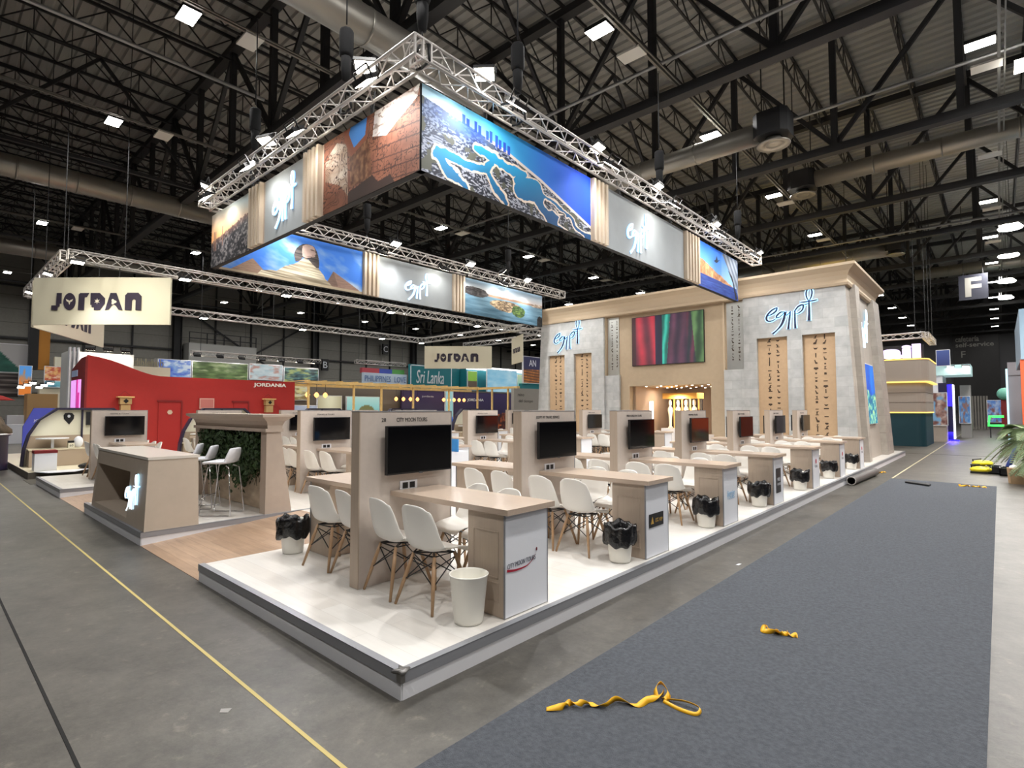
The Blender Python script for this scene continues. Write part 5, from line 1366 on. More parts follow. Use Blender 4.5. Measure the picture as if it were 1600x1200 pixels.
# timber pergola
t = thing('timber_pergola', 'pale timber pergola beyond the red wall', 'pergola')
mb = MB().box(-19.5, -19.3, 9.3, 19.6, 2.84, 2.96).box(-22.6, -22.4, 9.3, 22, 2.84, 2.96).box(-19.4, -16.3, 19.5, 19.7, 2.84, 2.96)
mb.build('beam', M_pine, t)
mb = MB()
for k in range(14): mb.box(-22.5, -19.3, 9.4 + k * .78, 9.46 + k * .78, 2.96, 3.0)
o = mb.build('rafter', M_pine, t); o['kind'] = 'stuff'
for y in (9.4, 11.6, 13.1, 15.0, 17.4, 19.55): MB().box(-19.45, -19.37, y, y + .08, P, 2.84).build('post', M_pine, t)
for x in (-18.3, -17.1): MB().box(x, x + .08, 19.56, 19.64, P, 2.84).build('post', M_pine, t)
def lanterns(x, y, z, n, dy, who):
    for i in range(n):
        t = thing('pendant_lamp', 'glowing orange pendant lamp hanging %s, %s in its row' % (who, ORD[i]), 'pendant lamp', (x, y + i * dy, z), 0, 'orange pendant lamps %s' % who)
        MB().lathe([(.0, -.12), (.08, -.06), (.11, .02), (.06, .1), (0, .14)], n=10).build('shade', mat('orange_glow', rgb(255, 190, 120), .5, emit=2.2, ecol=rgb(255, 170, 100)), t)
        MB().bar((0, 0, .12), (0, 0, 2.84 - z), .012).build('cord', M_black, t)
lanterns(-19.8, 9.6, 2.35, 3, .42, 'at the pergola start')
lanterns(-22.45, 16.2, 2.3, 4, .5, 'in the middle of the pergola')
lanterns(-22.45, 19.7, 2.3, 5, .42, 'at the far end of the pergola')
M_plum = mat('plum_panel', rgb(44, 28, 62), .6)
def p_plum(u, v):
    c = mixc((.16, .10, .22), (.26, .18, .40), v)
    hill = v < .42 + .1 * np.sin(u * 9) * fbm(u * 8, 0 * v, 2); return np.where(hill[:, None], mixc((.25, .08, .08), (.95, .5, .25), (fbm(u * 50, v * 20, 4) - .45) * 3), c)
t = lightbox('plum_wall', FX(-23, 17.0, .4), 3.2, 2.4, p_plum, 'plum wall with night town picture behind the pergola, first one', nu=70, frame_m=M_plum, m_=mat_vc('dim_picture', .35))
text('lettering', 'jordania', FX(-22.99, 18.9, 2.5), width=.9, height=.14, m=M_white, depth=.01, parent=t)
t = lightbox('plum_wall', FX(-23, 20.9, .4), 6.4, 2.4, p_plum, 'wide plum wall with white country name behind the pergola', nu=140, frame_m=M_plum, m_=mat_vc('dim_picture', .35))
text('lettering', 'JORDANIA', FX(-22.98, 22.9, 2.33), width=1.5, height=.22, m=MATS['white_paint'], depth=.01, parent=t, bold=.03)
lightbox('blue_white_panel', FX(-22.9, 20.25, .4), .6, 2.45, lambda u, v: np.where((v < .35)[:, None], (.1, .4, .85), mixc((.5, .8, .8), (.85, .95, .95), fbm(u * 4, v * 5, 7))), 'narrow panel, blue below and pale above, between the plum walls')
lightbox('turquoise_panel', FX(-22.9, 13.4, .4), 2.0, 2.0, lambda u, v: np.where((((u - .6) / .25) ** 2 + ((v - .6) / .18) ** 2 < 1)[:, None], (.5, .5, .3), mixc((.3, .75, .78), (.8, .95, .9), 1.2 * v - .2)), 'turquoise picture panel with a green dome behind the pergola')
lightbox('lit_backdrop', FX(-22.6, 11.6, .3), 1.3, 2.1, lambda u, v: mixc((.75, .70, .55), (.98, .95, .8), 1.2 - np.hypot((u - .5) * 1.4, v - .95) * 1.4), 'cream lit panel behind the first pergola posts')
lightbox('gold_picture', FX(-23.2, 9.9, 2.2), 1.5, .65, rnd_picture((.9, .88, .8), (.95, .9, .6), (.6, .5, .3), 41), 'white framed golden picture under the pergola roof')
lightbox('orange_sign', FX(-23.2, 8.6, 2.2), .95, .55, rnd_picture((.85, .35, .12), (1, .6, .35), (.95, .8, .7), 47), 'orange lit sign just beyond the red wall end')
booth_box('grey_partition', -23.7, -23.4, 8.4, 27.5, 0, 2.95, mat('warm_grey', rgb(120, 112, 104), .7), 'long warm grey partition closing the pergola behind')
lightbox('white_counter_wall', FX(-21.6, 9.0, .3), 2.0, 1.6, rnd_picture((.75, .78, .86), (.85, .87, .92), (.7, .75, .85), 51), 'pale wall with faint drawing beyond the red wall')
# signs above
t = thing('name_board', 'white board with blue outlined island greeting above the pergola', 'sign'); MB().box(-30.2, -30.05, 19.2, 19.35, 0, 3.5).build('post', M_steel, t); MB().box(-30.2, -30.05, 22.1, 22.25, 0, 3.5).build('post', M_steel, t); MB().box(-30.2, -30, 18.9, 22.6, 3.5, 4.3).build('board', mat('board_paleblue', rgb(205, 222, 240), .5), t)
text('lettering', 'PHILIPPINES', FX(-30, 20.1, 3.9), width=2.15, height=.42, m=mat('letter_blue', rgb(110, 140, 190), .5), depth=.03, parent=t); text('lettering', 'LOVE', FX(-30, 22.0, 3.9), width=1.0, height=.42, m=MATS['letter_blue'], depth=.03, parent=t)
for i, (c, a, b_) in enumerate(((rgb(180, 70, 80), 19, 20.4), (rgb(60, 80, 170), 20.4, 21.5), (rgb(90, 160, 80), 21.5, 22.6))): MB().box(-30.6, -30.3, a, b_, 4.3, 4.65).build('bunting', mat('bunting_%s' % 'abc'[i], c, .6), t)
truss((-30.5, 18.6, 5.05), (-30.5, 22.8, 5.05), 'small truss above the pale island greeting board', s=.25, pitch=.35)
M_teal = mat('teal_board', rgb(20, 120, 130), .5)
t = thing('name_board', 'teal sign board with white script island name and white rim', 'sign'); MB().box(-29.95, -29.7, 22.7, 27.6, 3.1, 5.1).build('board', M_teal, t); MB().box(-29.95, -29.8, 22.9, 23.1, 0, 3.1).build('post', M_steel, t); MB().box(-29.95, -29.8, 27.2, 27.4, 0, 3.1).build('post', M_steel, t)
mb = MB(); mb.M = FX(-29.7, 22.7, 3.1)
for a in ((.0, 4.9, .06, .12), (0, 4.9, 1.9, 1.96)): mb.box(a[0], a[1], a[2], a[3], 0, .03)
mb.box(0, .06, .06, 1.96, 0, .03).box(4.0, 4.06, .06, 1.96, 0, .03); mb.build('rim', M_white, t)
text('lettering', 'Sri Lanka', FX(-29.7, 24.6, 4.2), width=2.7, height=1.0, m=M_white, depth=.03, parent=t, italic=.2)
t = thing('teal_stand', 'teal exhibition stand with rounded pictures behind the far cream sign', 'exhibition stand'); MB().box(-30, -29, 27.7, 37.5, 2.9, 5.0).build('fascia', M_teal, t); MB().box(-30, -29.2, 27.7, 37.5, 0, 2.9).build('wall', mat('teal_dark', rgb(14, 70, 80), .6), t)
MB().box(-29, -28.7, 27.7, 37.5, 4.95, 5.2).build('light_strip', mat('strip_glow', (1, 1, 1), .5, emit=3), t)
lightbox('ghat_picture', FX(-28.2, 29.3, 3.0), 3.6, 2.0, lambda u, v: mixc((.45, .75, .90), (.80, .93, .97), fbm(u * 4, v * 8, 61)), 'pale blue lit picture below the far cream sign')
lightbox('rounded_picture', FX(-28.9, 27.8, 3.3), 1.0, 1.5, lambda u, v: np.where((v < .5)[:, None], (.35, .28, .22), (.55, .75, .25)), 'small green and brown rounded picture on the teal stand')
lightbox('rounded_picture', FX(-28.9, 33.8, 3.3), 1.2, 1.5, lambda u, v: mixc((.4, .75, .8), (.85, .9, .7), v), 'pale landscape picture at the far side of the teal stand')
t = thing('partition_board', 'grey partition board with two dark words beside the portal', 'partition'); MB().box(-16.2, -16, 18.9, 21.2, P, 2.83).build('board', mat('board_grey', rgb(150, 146, 140), .6), t)
text('lettering', 'reino', FX(-16, 19.45, 2.5), width=.5, height=.17, m=M_ink, depth=.006, parent=t); text('lettering', 'del tiempo', FX(-16, 19.85, 2.15), width=1.15, height=.2, m=M_ink, depth=.006, parent=t)
t = lightbox('city_banner', FX(-20, 24.3, 3.45), 2.6, 1.7, lambda u, v: np.where((v > .5)[:, None], (.10, .10, .28), mixc((.25, .10, .05), (.98, .62, .2), (np.sin(v * 60 + u * 6) * .5 + .5) * (fbm(u * 20, v * 8, 5) + .2))), 'navy banner with golden bridge picture at the portal edge', m_=mat_vc('mid_picture', .6))
text('lettering', 'AN', FX(-20, 25.2, 4.75), width=.7, height=.42, m=M_white, depth=.01, parent=t)
booth_box('banner_support', -20.4, -20.15, 24.3, 26.9, 0, 3.4, M_teal, 'teal wall under the navy bridge banner')
# left background
lightbox('mountain_banner', FX(-42, -3.0, 4.0), 6.0, 1.7, lambda u, v: np.where((v < .85 - .9 * np.abs(u - .35) * 0 - np.maximum(0, (u - .72)) * 4)[:, None], mixc((.10, .28, .24), (.25, .48, .42), fbm(u * 10, v * 6, 3)), (.66, .66, .66)), 'wide grey and green mountain banner high at the side wall', m_=M_print, nu=80)
lightbox('dark_stand_panel', FX(-41.5, -3.0, 2.5), 5.3, 1.35, lambda u, v: mixc((.16, .14, .14), (.62, .60, .58), (fbm(u * 2, v * 12, 9) - .4) * 3), 'dark striped panel below the mountain banner', m_=M_print, frame_m=M_tvbody)
t = thing('hanging_column', 'black and ochre square column hanging over the far stands', 'banner'); MB().box(-42.3, -41.6, 2.75, 3.2, 4.2, 7.2).build('black_face', M_back, t); MB().box(-42.2, -41.7, 3.2, 3.75, 4.2, 7.2).build('ochre_face', mat('ochre', rgb(178, 118, 30), .6), t)
MB().bar((-41.9, 3.2, 7.2), (-41.9, 3.2, 10), .03).build('wire', M_steel, t)
lightbox('flame_picture', FX(-41, 2.3, 2.6), .55, 1.75, lambda u, v: mixc((.98, .55, .2), (.35, .65, .95), (v - .45) * 3 + (fbm(u * 5, v * 5, 3) - .5) * 2), 'tall blue and orange lit picture beside the mountain banner')
lightbox('market_picture', FX(-40.5, 3.4, 3.5), 2.6, .85, rnd_picture((.70, .25, .18), (.95, .75, .45), (.98, .85, .75), 71, 20, 8), 'colourful market picture strip left of the white wall')
lightbox('river_strip', FX(-40.4, 3.4, 3.1), 2.6, .35, rnd_picture((.4, .7, .75), (.75, .9, .92), (.3, .5, .6), 77, 8, 3), 'narrow turquoise picture strip under the market picture')
booth_box('cream_stand', -41.3, -40.6, 3.2, 6.6, 0, 3.0, M_cream, 'cream exhibition stand left of the pink doorway')
booth_box('cream_stand', -41.3, -40.9, 3.9, 6.6, 4.4, 5.0, M_cream, 'pale fascia board above the market picture')
t = booth_box('golden_kiosk', -38.5, -37.2, 2.3, 3.6, 0, 2.6, mat('kiosk_wood', rgb(178, 140, 92), .6), 'warm lit timber kiosk in front of the cream stand')
for i in range(6): flood(-39 + .3 * (i % 2), 2.2 + i * .25, 3.0 + .12 * (i % 3), (-38, 2.2 + i * .25, 1.5), 'bare bright lamp of the cluster over the timber kiosk, %s one' % ORD[i], None)
t = thing('market_parasol', 'flat red parasol over white counters at the side wall', 'parasol', (-40, .9, 0)); MB().lathe([(1.3, 2.25), (.7, 2.5), (0, 2.7)], n=6).build('canopy', M_red, t); MB().bar((0, 0, 0), (0, 0, 2.5), .08).build('pole', M_black, t)
for i, (x, y, a, h) in enumerate(((-36, -2.2, 1.0, 1.3), (-37, .2, .9, 1.1), (-39, 1.6, .8, 1.4), (-34, -1.4, .7, 1.0), (-41, -2, 2.0, 2.1), (-35, 1.2, .8, .95))):
    booth_box('white_counter', x, x + .8, y, y + a, 0, h, M_white, 'pale distant counter near the red parasol, %s of the scattered counters' % ORD[i], 'counter')
# balcony and hall letters on the side wall
t = thing('wall_balcony', 'white box balcony with railing on the side wall', 'balcony'); MB().box(-49.7, -48.2, 13.6, 19.2, 5.0, 7.4).build('box', mat('balcony_white', rgb(178, 178, 174), .7), t)
mb = MB()
for z in (7.8, 8.3): mb.box(-48.3, -48.25, 13.6, 19.2, z, z + .06)
for k in range(5): mb.box(-48.3, -48.25, 13.6 + 1.385 * k, 13.68 + 1.385 * k, 7.4, 8.35)
mb.build('railing', M_steel, t)
for ch, y, z, who in (('B', 26.6, 6.35, 'lower'), ('C', 34.0, 8.6, 'higher')):
    t = thing('letter_board', 'black board with white letter %s on the side wall' % ch, 'sign'); MB().box(-49.3, -49.1, y - .36, y + .36, z - .6, z + .6).build('board', M_tvbody, t)
    MB().bar((-49.9, y, z), (-49.2, y, z), .1).build('arm', M_steel, t)
    text('lettering', ch, FX(-49.1, y, z), height=.66, m=M_white, depth=.01, parent=t)

# ------------------------------------------------------------------ right side of the hall
t = thing('rounded_stand', 'taupe stand with teal base, yellow light lines and big white letters', 'exhibition stand')
M_tealb = mat('teal_base', rgb(16, 62, 72), .6); M_yl = mat('yellow_line', rgb(255, 215, 110), .5, emit=1.1)
def rr(x0, x1, y0, y1, r, n=6):
    pts = []
    for cx_, cy_, a0 in ((x1 - r, y0 + r, -PI / 2), (x1 - r, y1 - r, 0), (x0 + r, y1 - r, PI / 2), (x0 + r, y0 + r, PI)):
        pts += [(cx_ + r * math.cos(a0 + PI / 2 * k / n), cy_ + r * math.sin(a0 + PI / 2 * k / n)) for k in range(n + 1)]
    return pts
MB().prism(rr(-6, .12, 29.4, 33.5, .35), 0, 1.55).build('base', M_tealb, t)
mb = MB().prism(rr(-6, .16, 29.36, 33.6, .4), 1.6, 2.98).prism(rr(-6, .3, 29.2, 33.8, .5), 3.04, 4.05); mb.build('body', mat('stand_taupe', rgb(168, 156, 144), .6), t)
MB().prism(rr(-6, .17, 29.34, 33.6, .4), 1.55, 1.6).build('light_line', M_yl, t); MB().prism(rr(-6, .33, 29.17, 33.8, .5), 2.98, 3.04).build('light_line', M_yl, t); MB().prism(rr(-6, .32, 29.18, 33.8, .5), 4.05, 4.1).build('light_line', M_yl, t)
for z in (2.05, 2.5): MB().prism(rr(-6, .165, 29.35, 33.6, .4), z, z + .02).build('seam', mat('seam', rgb(110, 100, 90), .7), t)
text('lettering', 'ail', FY(-.72, 29.5, 4.46), width=1.5, height=.66, m=mat('letter_lit', rgb(225, 210, 250), .5, emit=.75), depth=.2, parent=t, bold=.05)
MB().box(-6, .1, 29.9, 30.1, 4.1, 4.8).build('letter_backing', M_tvbody, t)
truss((-6, 29.6, 5.2), (.2, 29.6, 5.2), 'dark truss above the rounded taupe stand', s=.25, pitch=.35)
truss((.2, 29.6, 5.2), (.2, 33.5, 5.2), 'dark truss along the side of the rounded stand', s=.25, pitch=.35)
t = thing('blue_tower', 'dark blue tower with glowing violet blue edge and floor glow', 'tower'); MB().box(.15, .75, 36.5, 37.3, 0, 3.2).build('body', mat('tower_blue', rgb(18, 16, 60), .4), t)
MB().box(.55, .77, 36.45, 36.5, 1.9, 3.1).build('glow_panel', mat('violet_glow', rgb(40, 30, 255), .5, emit=2.0), t); MB().box(.77, .82, 36.4, 37.3, .1, 3.1).build('white_edge', mat('white_edge_glow', (1, 1, 1), .5, emit=1.5), t)
MB().box(.05, 1.0, 36.3, 36.42, 0, .05).build('floor_strip', MATS['violet_glow'], t)
l = area_lamp('violet_glow_lamp', (.7, 36.2, .5), .4, 40, (.1, .05, 1))
t = thing('canopy_stand', 'white canopy with bright lamps beyond the rounded stand', 'canopy'); MB().box(-.3, 1.5, 39, 42, 3.75, 4.35).build('canopy', mat('canopy_glow', rgb(190, 225, 225), .5, emit=.35), t); MB().box(-.3, .2, 39.1, 42, 0, 3.75).build('wall', M_white, t)
MB().box(.9, 1.4, 41, 42, 0, 3.2).build('side_wall', MATS['stand_grey'], t)
lightbox('tourism_poster', FY(-.35, 34.8, .9), .95, 1.7, rnd_picture((.45, .25, .22), (.85, .75, .7), (.5, .7, .85), 81), 'poster with pale rounded corners left of the blue tower'); booth_box('poster_counter', -.4, .55, 34.9, 35.9, 0, .85, M_taupe, 'taupe counter below the rounded poster', 'counter')
lightbox('tourism_poster', FY(.85, 40.9, .9), .5, 1.6, rnd_picture((.2, .45, .75), (.55, .7, .85), (.6, .4, .35), 83), 'narrow blue poster beyond the blue tower')
flood(.6, 38.9, 4.2, (.6, 38.0, 2), 'bright lamp on the white canopy edge, first one', None); flood(1.3, 38.9, 4.2, (1.3, 38, 2), 'bright lamp on the white canopy edge, second one', None)
lightbox('blue_board', FY(.0, 38.5, 4.3), .6, .9, lambda u, v: mixc((.15, .22, .5), (.3, .4, .7), v), 'small blue board hanging above the white canopy')
for k in range(9):
    tag(MB().box(.3 + k * .19, .3 + k * .19 + .13, 60, 60.2, 0, 2.9).build('tall_slat', mat('slat_grey', rgb(120, 116, 110), .7)), 'tall grey slat of the screen closing the aisle end, %s in the row' % ORD[k], 'slat', 'slat screen at the aisle end')
t = thing('neon_bracket', 'bright green neon outline at the end of the aisle', 'neon sign', (0, 42, 0)); MB().tube([(2.85, 0, 1.3), (2.2, 0, 1.3), (2.15, 0, .75), (2.85, 0, .75)], .07, 8).build('tube', mat('neon_green', rgb(60, 255, 90), .5, emit=2.0), t); MB().box(2.2, 2.26, -.02, .04, 0, .75).box(2.78, 2.84, -.02, .04, 0, .75).build('stand', M_steel, t)
t = thing('aisle_stand', 'plain grey exhibition stand on the far side of the aisle', 'exhibition stand'); MB().box(3.0, 6, 32, 38, 0, 3.65).build('body', mat('stand_lilac', rgb(160, 156, 162), .6), t); MB().box(3.0, 3.9, 31.95, 32, 3.3, 3.9).build('top_board', MATS['stand_lilac'], t)
MB().box(2.93, 3.0, 31.9, 32.1, 0, 3.6).build('edge_light', mat('cool_glow', rgb(200, 240, 250), .5, emit=.8), t)
t = thing('globe_kiosk', 'dark kiosk with a pale green globe on top by the far stands', 'kiosk'); MB().box(2.75, 3.15, 46, 46.5, 0, 2.4).build('body', M_reddark, t); MB().ball((2.95, 46, 2.75), .4).build('globe', mat('globe_green', rgb(120, 190, 170), .5), t)
lightbox('far_picture', FY(2.0, 52, .8), .8, 1.6, rnd_picture((.3, .5, .8), (.7, .75, .85), (.5, .3, .3), 87), 'small far blue picture beside the globe kiosk')
t = thing('orange_stand', 'orange exhibition wall with a pale picture edge beside the palms', 'exhibition stand'); MB().hexa([(3.17, 20), (6, 20), (6, 26), (3.3, 26)], 0, [(3.17, 20), (6, 20), (6, 26), (3.3, 26)], 3.2).build('wall', mat('orange_wall', rgb(215, 90, 50), .6), t); MB().box(3.19, 6, 19.95, 26, 3.2, 4.7).build('upper_board', mat('blue_grey_board', rgb(140, 165, 185), .5), t)
area_lamp('aisle_glow', (4.5, 17, 4.6), 1.5, 250, (1, .95, .85))
# hanging hall sign and cafeteria sign
t = thing('letter_board', 'dark hanging board with a large pale letter F over the aisle', 'sign'); MB().box(1.07, 2.41, 40, 40.12, 8.25, 9.75).build('board', mat('board_navy', rgb(14, 17, 34), .6), t); MB().bar((1.3, 40.06, 9.75), (1.3, 40.06, 14), .03).bar((2.2, 40.06, 9.75), (2.2, 40.06, 14), .03).build('wire', M_steel, t)
text('lettering', 'F', FY(1.74, 40, 9.0), height=1.15, width=.75, m=mat('letter_grey', rgb(128, 126, 120), .6), depth=.01, parent=t, bold=.03)
t = thing('cafeteria_board', 'black wall board naming the self service cafeteria at the aisle end', 'sign'); MB().box(-1.0, 2.85, 75.6, 75.95, 1.5, 10.2).build('board', mat('board_black', rgb(22, 20, 20), .6), t)
text('lettering', 'cafetería', FY(.25, 75.6, 9.5), width=2.0, height=.62, m=MATS['letter_grey'], depth=.02, parent=t, bold=.02); text('lettering', 'self-service', FY(.85, 75.6, 8.85), width=3.2, height=.5, m=MATS['letter_grey'], depth=.02, parent=t, bold=.02); text('lettering', 'F', FY(-.1, 75.6, 7.8), height=.7, m=MATS['letter_grey'], depth=.02, parent=t)
# row of strong lamps over the far aisle
for i, y in enumerate((31.5, 37.5, 45.5, 52.5)):
    t = thing('aisle_lamp', 'strong round lamp over the far carpet side aisle, %s of the row' % ORD[i], 'ceiling lamp', (3.3, y, 10.0), 0, 'strong aisle lamps')
    MB().lathe([(0, 0), (.42, 0), (.45, .05), (.3, .22), (0, .24)], n=20).build('reflector', M_lamp, t); area_lamp('aisle_lamp_glow', (3.3, y, 9.95), .8, 120); MB().bar((0, 0, .2), (0, 0, 4.4), .02).build('cord', M_steel, t)
t = thing('aisle_lamp', 'nearest strong lamp at the upper edge over the aisle', 'ceiling lamp', (3.45, 15.7, 10.0)); MB().box(-.25, .45, -.3, .3, 0, .06).build('lens', M_lamp, t); MB().bar((0, 0, .05), (0, 0, 4.4), .03).build('cord', M_steel, t)

area_lamp('aisle_lamp_glow', (3.6, 15.7, 9.95), .6, 450, (1, .99, .97))
# ------------------------------------------------------------------ things lying about
def strap_mesh(path, w_, twist, name, t, m_=M_yellow):
    q = crom(path, 10); n = len(q); vs = []
    for i in range(n):
        a = Vector(q[max(0, i - 1)]); c = Vector(q[min(n - 1, i + 1)]); d = (c - a).normalized(); side = d.cross(Vector((0, 0, 1)))
        if side.length < .01: side = Vector((1, 0, 0))
        side.normalize(); upv = side.cross(d); th = twist(i / (n - 1)); s_ = side * math.cos(th) + upv * math.sin(th)
        p = Vector(q[i]); h = abs(s_.z) * w_ / 2
        p.z = max(p.z, .0105 + h); vs += [p - s_ * w_ / 2, p + s_ * w_ / 2]
    fs = [(2 * i, 2 * i + 1, 2 * i + 3, 2 * i + 2) for i in range(n - 1)]
    mb = MB(); mb.smooth = True; o = mb._add(vs, fs).build(name, m_, t)
    md = o.modifiers.new('s', 'SOLIDIFY'); md.thickness = .0015
    return o
t = thing('packing_strap', 'curled yellow packing strap with a loop, nearest on the carpet', 'strap')
Z = .012
A0, A1 = Vector((.70, .49, Z)), Vector((1.12, 1.02, Z))
def LP(f, s_, z=Z):
    d = A1 - A0; n_ = Vector((d.y, -d.x, 0)).normalized(); p = A0 + d * f + n_ * s_; return (p.x, p.y, z)
strap_mesh([LP(0, 0), LP(.12, .02, .03), LP(.2, -.02, .02), LP(.3, .02, .04), LP(.38, .0, .02), LP(.5, .035), LP(.62, -.01, .03), LP(.78, .05), LP(.9, .02, .02), LP(1.0, -.0, .03), LP(1.08, -.04, .02)], .036, lambda f: .3 + 9 * max(0, .42 - f) * 2.4 + 1.2 * math.sin(f * 14), 'ribbon', t)
strap_mesh([LP(.98, .02, .015), LP(1.0, -.04, .05), LP(1.07, -.06, .07), LP(1.1, 0, .04), LP(1.04, .04, .02)], .034, lambda f: 1.0, 'small_loop', t)
strap_mesh([LP(1.03, .01, .015), LP(1.18, .08, .03), LP(1.26, .16, .03), LP(1.2, .2, .02), LP(1.1, .14, .015), LP(1.02, .04, .012)], .02, lambda f: .9, 'large_loop', t)
def crumple(cx, cy, L, ang, label, seed, z0=0):
    t = thing('packing_strap', label, 'strap', (cx, cy, z0)); rn = random.Random(seed); pts = []
    for i in range(12):
        f = i / 11; r = .05 * (1 - f); a = i * 1.9
        pts.append((math.cos(ang) * L * f + r * math.cos(a), math.sin(ang) * L * f + r * math.sin(a), .015 + .035 * (1 - f) * (i % 2)))
    strap_mesh(pts, .036, lambda f: 1.0 + 2 * math.sin(f * 12), 'ribbon', t); return t
crumple(1.26, 2.46, .24, .25, 'small knotted yellow strap in the middle of the carpet', 1)
crumple(1.92, 13.7, .5, .2, 'yellow strap near the far carpet end', 2)
crumple(.12, 15.3, .55, 1.2, 'yellow strap lying beside the grey cardboard tube', 3)
t = thing('carpet_tube', 'grey tube lying against the platform edge near the carpet end', 'tube')
mb = MB(); mb.tube([(.12, 12.35, .1), (.2, 14.9, .1)], .095, 20, close=False).tube([(.12, 12.36, .1), (.2, 14.9, .1)], .08, 20, close=False); mb.build('tube', mat('tube_grey', rgb(92, 88, 86), .6), t)
MB().lathe([(.08, 0), (.096, 0), (.096, .01), (.08, .01), (.08, 0)], n=20).build('rim', mat('rim_grey', rgb(190, 186, 180), .6), t).matrix_local = Matrix.Translation((.12, 12.35, .1)) @ Matrix.Rotation(PI / 2, 4, 'X')
t = tag(MB().prism([(.98, 13.55), (1.45, 13.2), (1.47, 13.42), (1.0, 13.72)], .008, .045).build('rubber_strip', M_black), 'black rubber strip lying on the far end of the carpet', 'strip')
for i, (x, y, h) in enumerate(((2.18, 17.35, 0), (2.2, 18.0, 0))):
    t = thing('yellow_machine', ['yellow and black floor machine lying by the palms, front one', 'yellow and black floor machine by the palms, rear one'][i], 'machine', (x, y, h), .3 * i)
    MB().ball((.05, 0, .1 + .12 * i), .22, .14, .09).ball((.2, .02, .12 + .1 * i), .12, .12, .08).build('shell', mat('machine_yellow', rgb(235, 215, 40), .4), t)
    MB().box(-.15, .2, -.12, .12, 0, .05 + .12 * i).build('base', M_black, t); MB().tube([(-.1, 0, .1), (-.14, 0, .22 + .1 * i), (.05, 0, .24 + .1 * i)], .018, 6).build('handle', M_black, t)
for i, (x, y) in enumerate(((2.5, 17.6), (2.78, 17.3))):
    t = thing('storage_crate', ['dark plastic crate beside the yellow machines', 'dark plastic crate under the palm leaves'][i], 'crate', (x, y, 0)); mb = MB(); mb.box(-.16, .18, -.3, .3, 0, .03)
    mb.box(-.16, -.14, -.3, .3, 0, .2).box(.16, .18, -.3, .3, 0, .2).box(-.16, .18, -.3, -.28, 0, .2).box(-.16, .18, .28, .3, 0, .2); mb.build('box', M_tvbody, t); MB().box(-.12, .14, -.25, .25, .03, .16).build('contents', mat('crate_teal', rgb(60, 90, 98), .5), t)
t = thing('paper_bag', 'brown paper bag with red and white items beside the palms', 'bag', (2.92, 15.2, 0), .2); MB().hexa([(-.13, -.1), (.13, -.1), (.13, .1), (-.13, .1)], 0, [(-.15, -.12), (.15, -.12), (.15, .12), (-.15, .12)], .36).build('bag', mat('kraft_paper', rgb(178, 148, 112), .8, bump=.4, bscale=14), t)
MB().ball((-.05, 0, .38), .08, .07, .05).build('white_cloth', M_white, t); MB().ball((.06, -.03, .37), .06, .05, .05).build('red_cloth', M_red, t)
M_palm = mat('palm_leaf', rgb(112, 130, 92), .6, noise=.25, nscale=5)
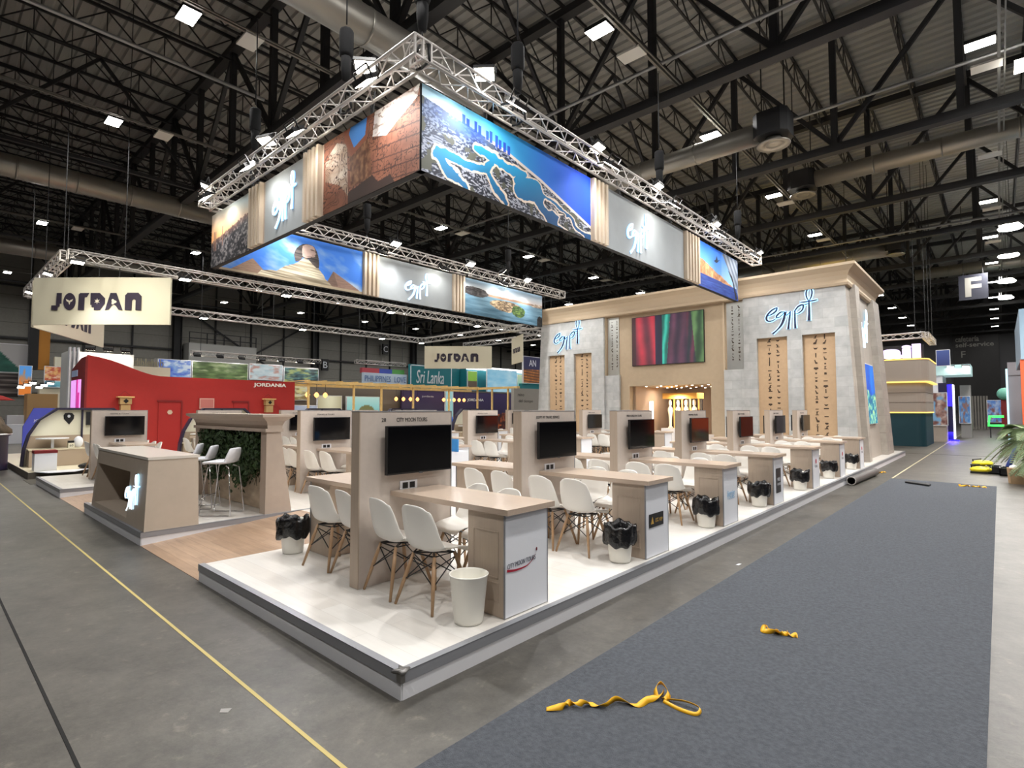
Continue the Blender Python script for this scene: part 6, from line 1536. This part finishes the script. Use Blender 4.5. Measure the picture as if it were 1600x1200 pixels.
def palm(x, y, h, label, seed, n=14, L=1.3, a0=1.6, a1=4.6):
    rn = random.Random(seed); t = thing('potted_palm', label, 'palm', (x, y, 0))
    MB().lathe([(.14, 0), (.2, .32), (.21, .34), (.18, .34), (0, .3)], n=18).build('pot', mat('pot_dark', rgb(60, 50, 44), .7), t)
    MB().tube([(0, 0, .3), (.02, 0, h * .6), (0, .02, h)], [.05, .035, .03], 8).build('stem', mat('palm_stem', rgb(110, 96, 60), .8), t)
    mb = MB(); st = MB()
    for i in range(n):
        a = rn.uniform(a0, a1); el = rn.uniform(.1, 1.1); Lf = L * rn.uniform(.75, 1.1); pts = []
        for k in range(25):
            f = k / 24; r = Lf * f * math.cos(el) ; z = h + Lf * f * math.sin(el) - .85 * Lf * f * f * (.5 + .5 * math.cos(el)); pts.append(Vector((r * math.cos(a), r * math.sin(a), z)))
        st.tube(pts, .006, 4)
        for k in range(3, 25):
            d = (pts[k] - pts[k - 1]).normalized(); sd = d.cross(Vector((0, 0, 1))).normalized(); ll = .38 * math.sin(PI * (.12 + .8 * k / 24)) * Lf / 1.2
            for half in (0,):
                pk = pts[k].lerp(pts[k - 1], half)
                for s_ in (-1, 1):
                    tip = pk + (sd * s_ * .75 + d * .8).normalized() * ll + Vector((0, 0, -.08 * ll)); w2 = d * .011
                    mid = pk.lerp(tip, .5) + Vector((0, 0, .03))
                    mb._add([pk - w2, pk + w2, mid + w2 * 1.3, tip, mid - w2 * 1.3], [(0, 1, 2, 3, 4)])
    o = mb.build('frond', M_palm, t); o['kind'] = 'stuff'; o = st.build('midrib', MATS['palm_stem'], t); o['kind'] = 'stuff'
palm(3.35, 16.4, .95, 'tall potted palm with long fronds beside the orange wall', 5, 18, 1.15, 2.2, 4.4)
palm(3.5, 14.9, .62, 'low potted palm arching over the paper bag', 6, 16, .75, 2.0, 4.4)
palm(3.4, 18.6, .7, 'darker potted palm behind the crates', 7, 16, .85, 1.8, 4.6)
t = thing('folding_trolley', 'blue framed trolley leaning among the palms', 'trolley'); MB().bar((2.75, 18.2, .1), (3.05, 18.3, .95), .05).bar((2.82, 18.5, .1), (3.12, 18.6, .95), .05).bar((2.9, 18.2, .5), (2.95, 18.55, .5), .03).build('frame', mat('trolley_blue', rgb(40, 60, 130), .4), t); MB().lathe([(.05, -.02), (.05, .02), (0, .02)], (2.75, 18.35, .05), 12).build('wheel', M_black, t)
tag(MB().prism([(.93, 2.95), (1.03, 3.0), (1.0, 3.05)], 0, .003).build('paper_scrap', M_white), 'tiny white paper scrap on the concrete near the platform', 'paper') if False else None
tag(MB().prism([(.45, 4.17), (.48, 4.18), (.485, 4.25), (.46, 4.24)], 0, .004).build('paper_scrap', M_white), 'small white scrap on the concrete between platform and carpet', 'scrap')
tag(MB().prism([(-.70, -.74), (-.665, -.76), (-.63, -.73), (-.66, -.695)], 0, .003).build('tape_scrap', mat('scrap_grey', rgb(150, 148, 144), .6)), 'pale adhesive remnant on the concrete before the nearest platform', 'scrap')
# the unplaced prototype names must not linger without a label
for o in list(bpy.data.objects):
    if o.parent is None and o.type in {'EMPTY'} and not o.get('label') and not o.children:
        bpy.data.objects.remove(o)
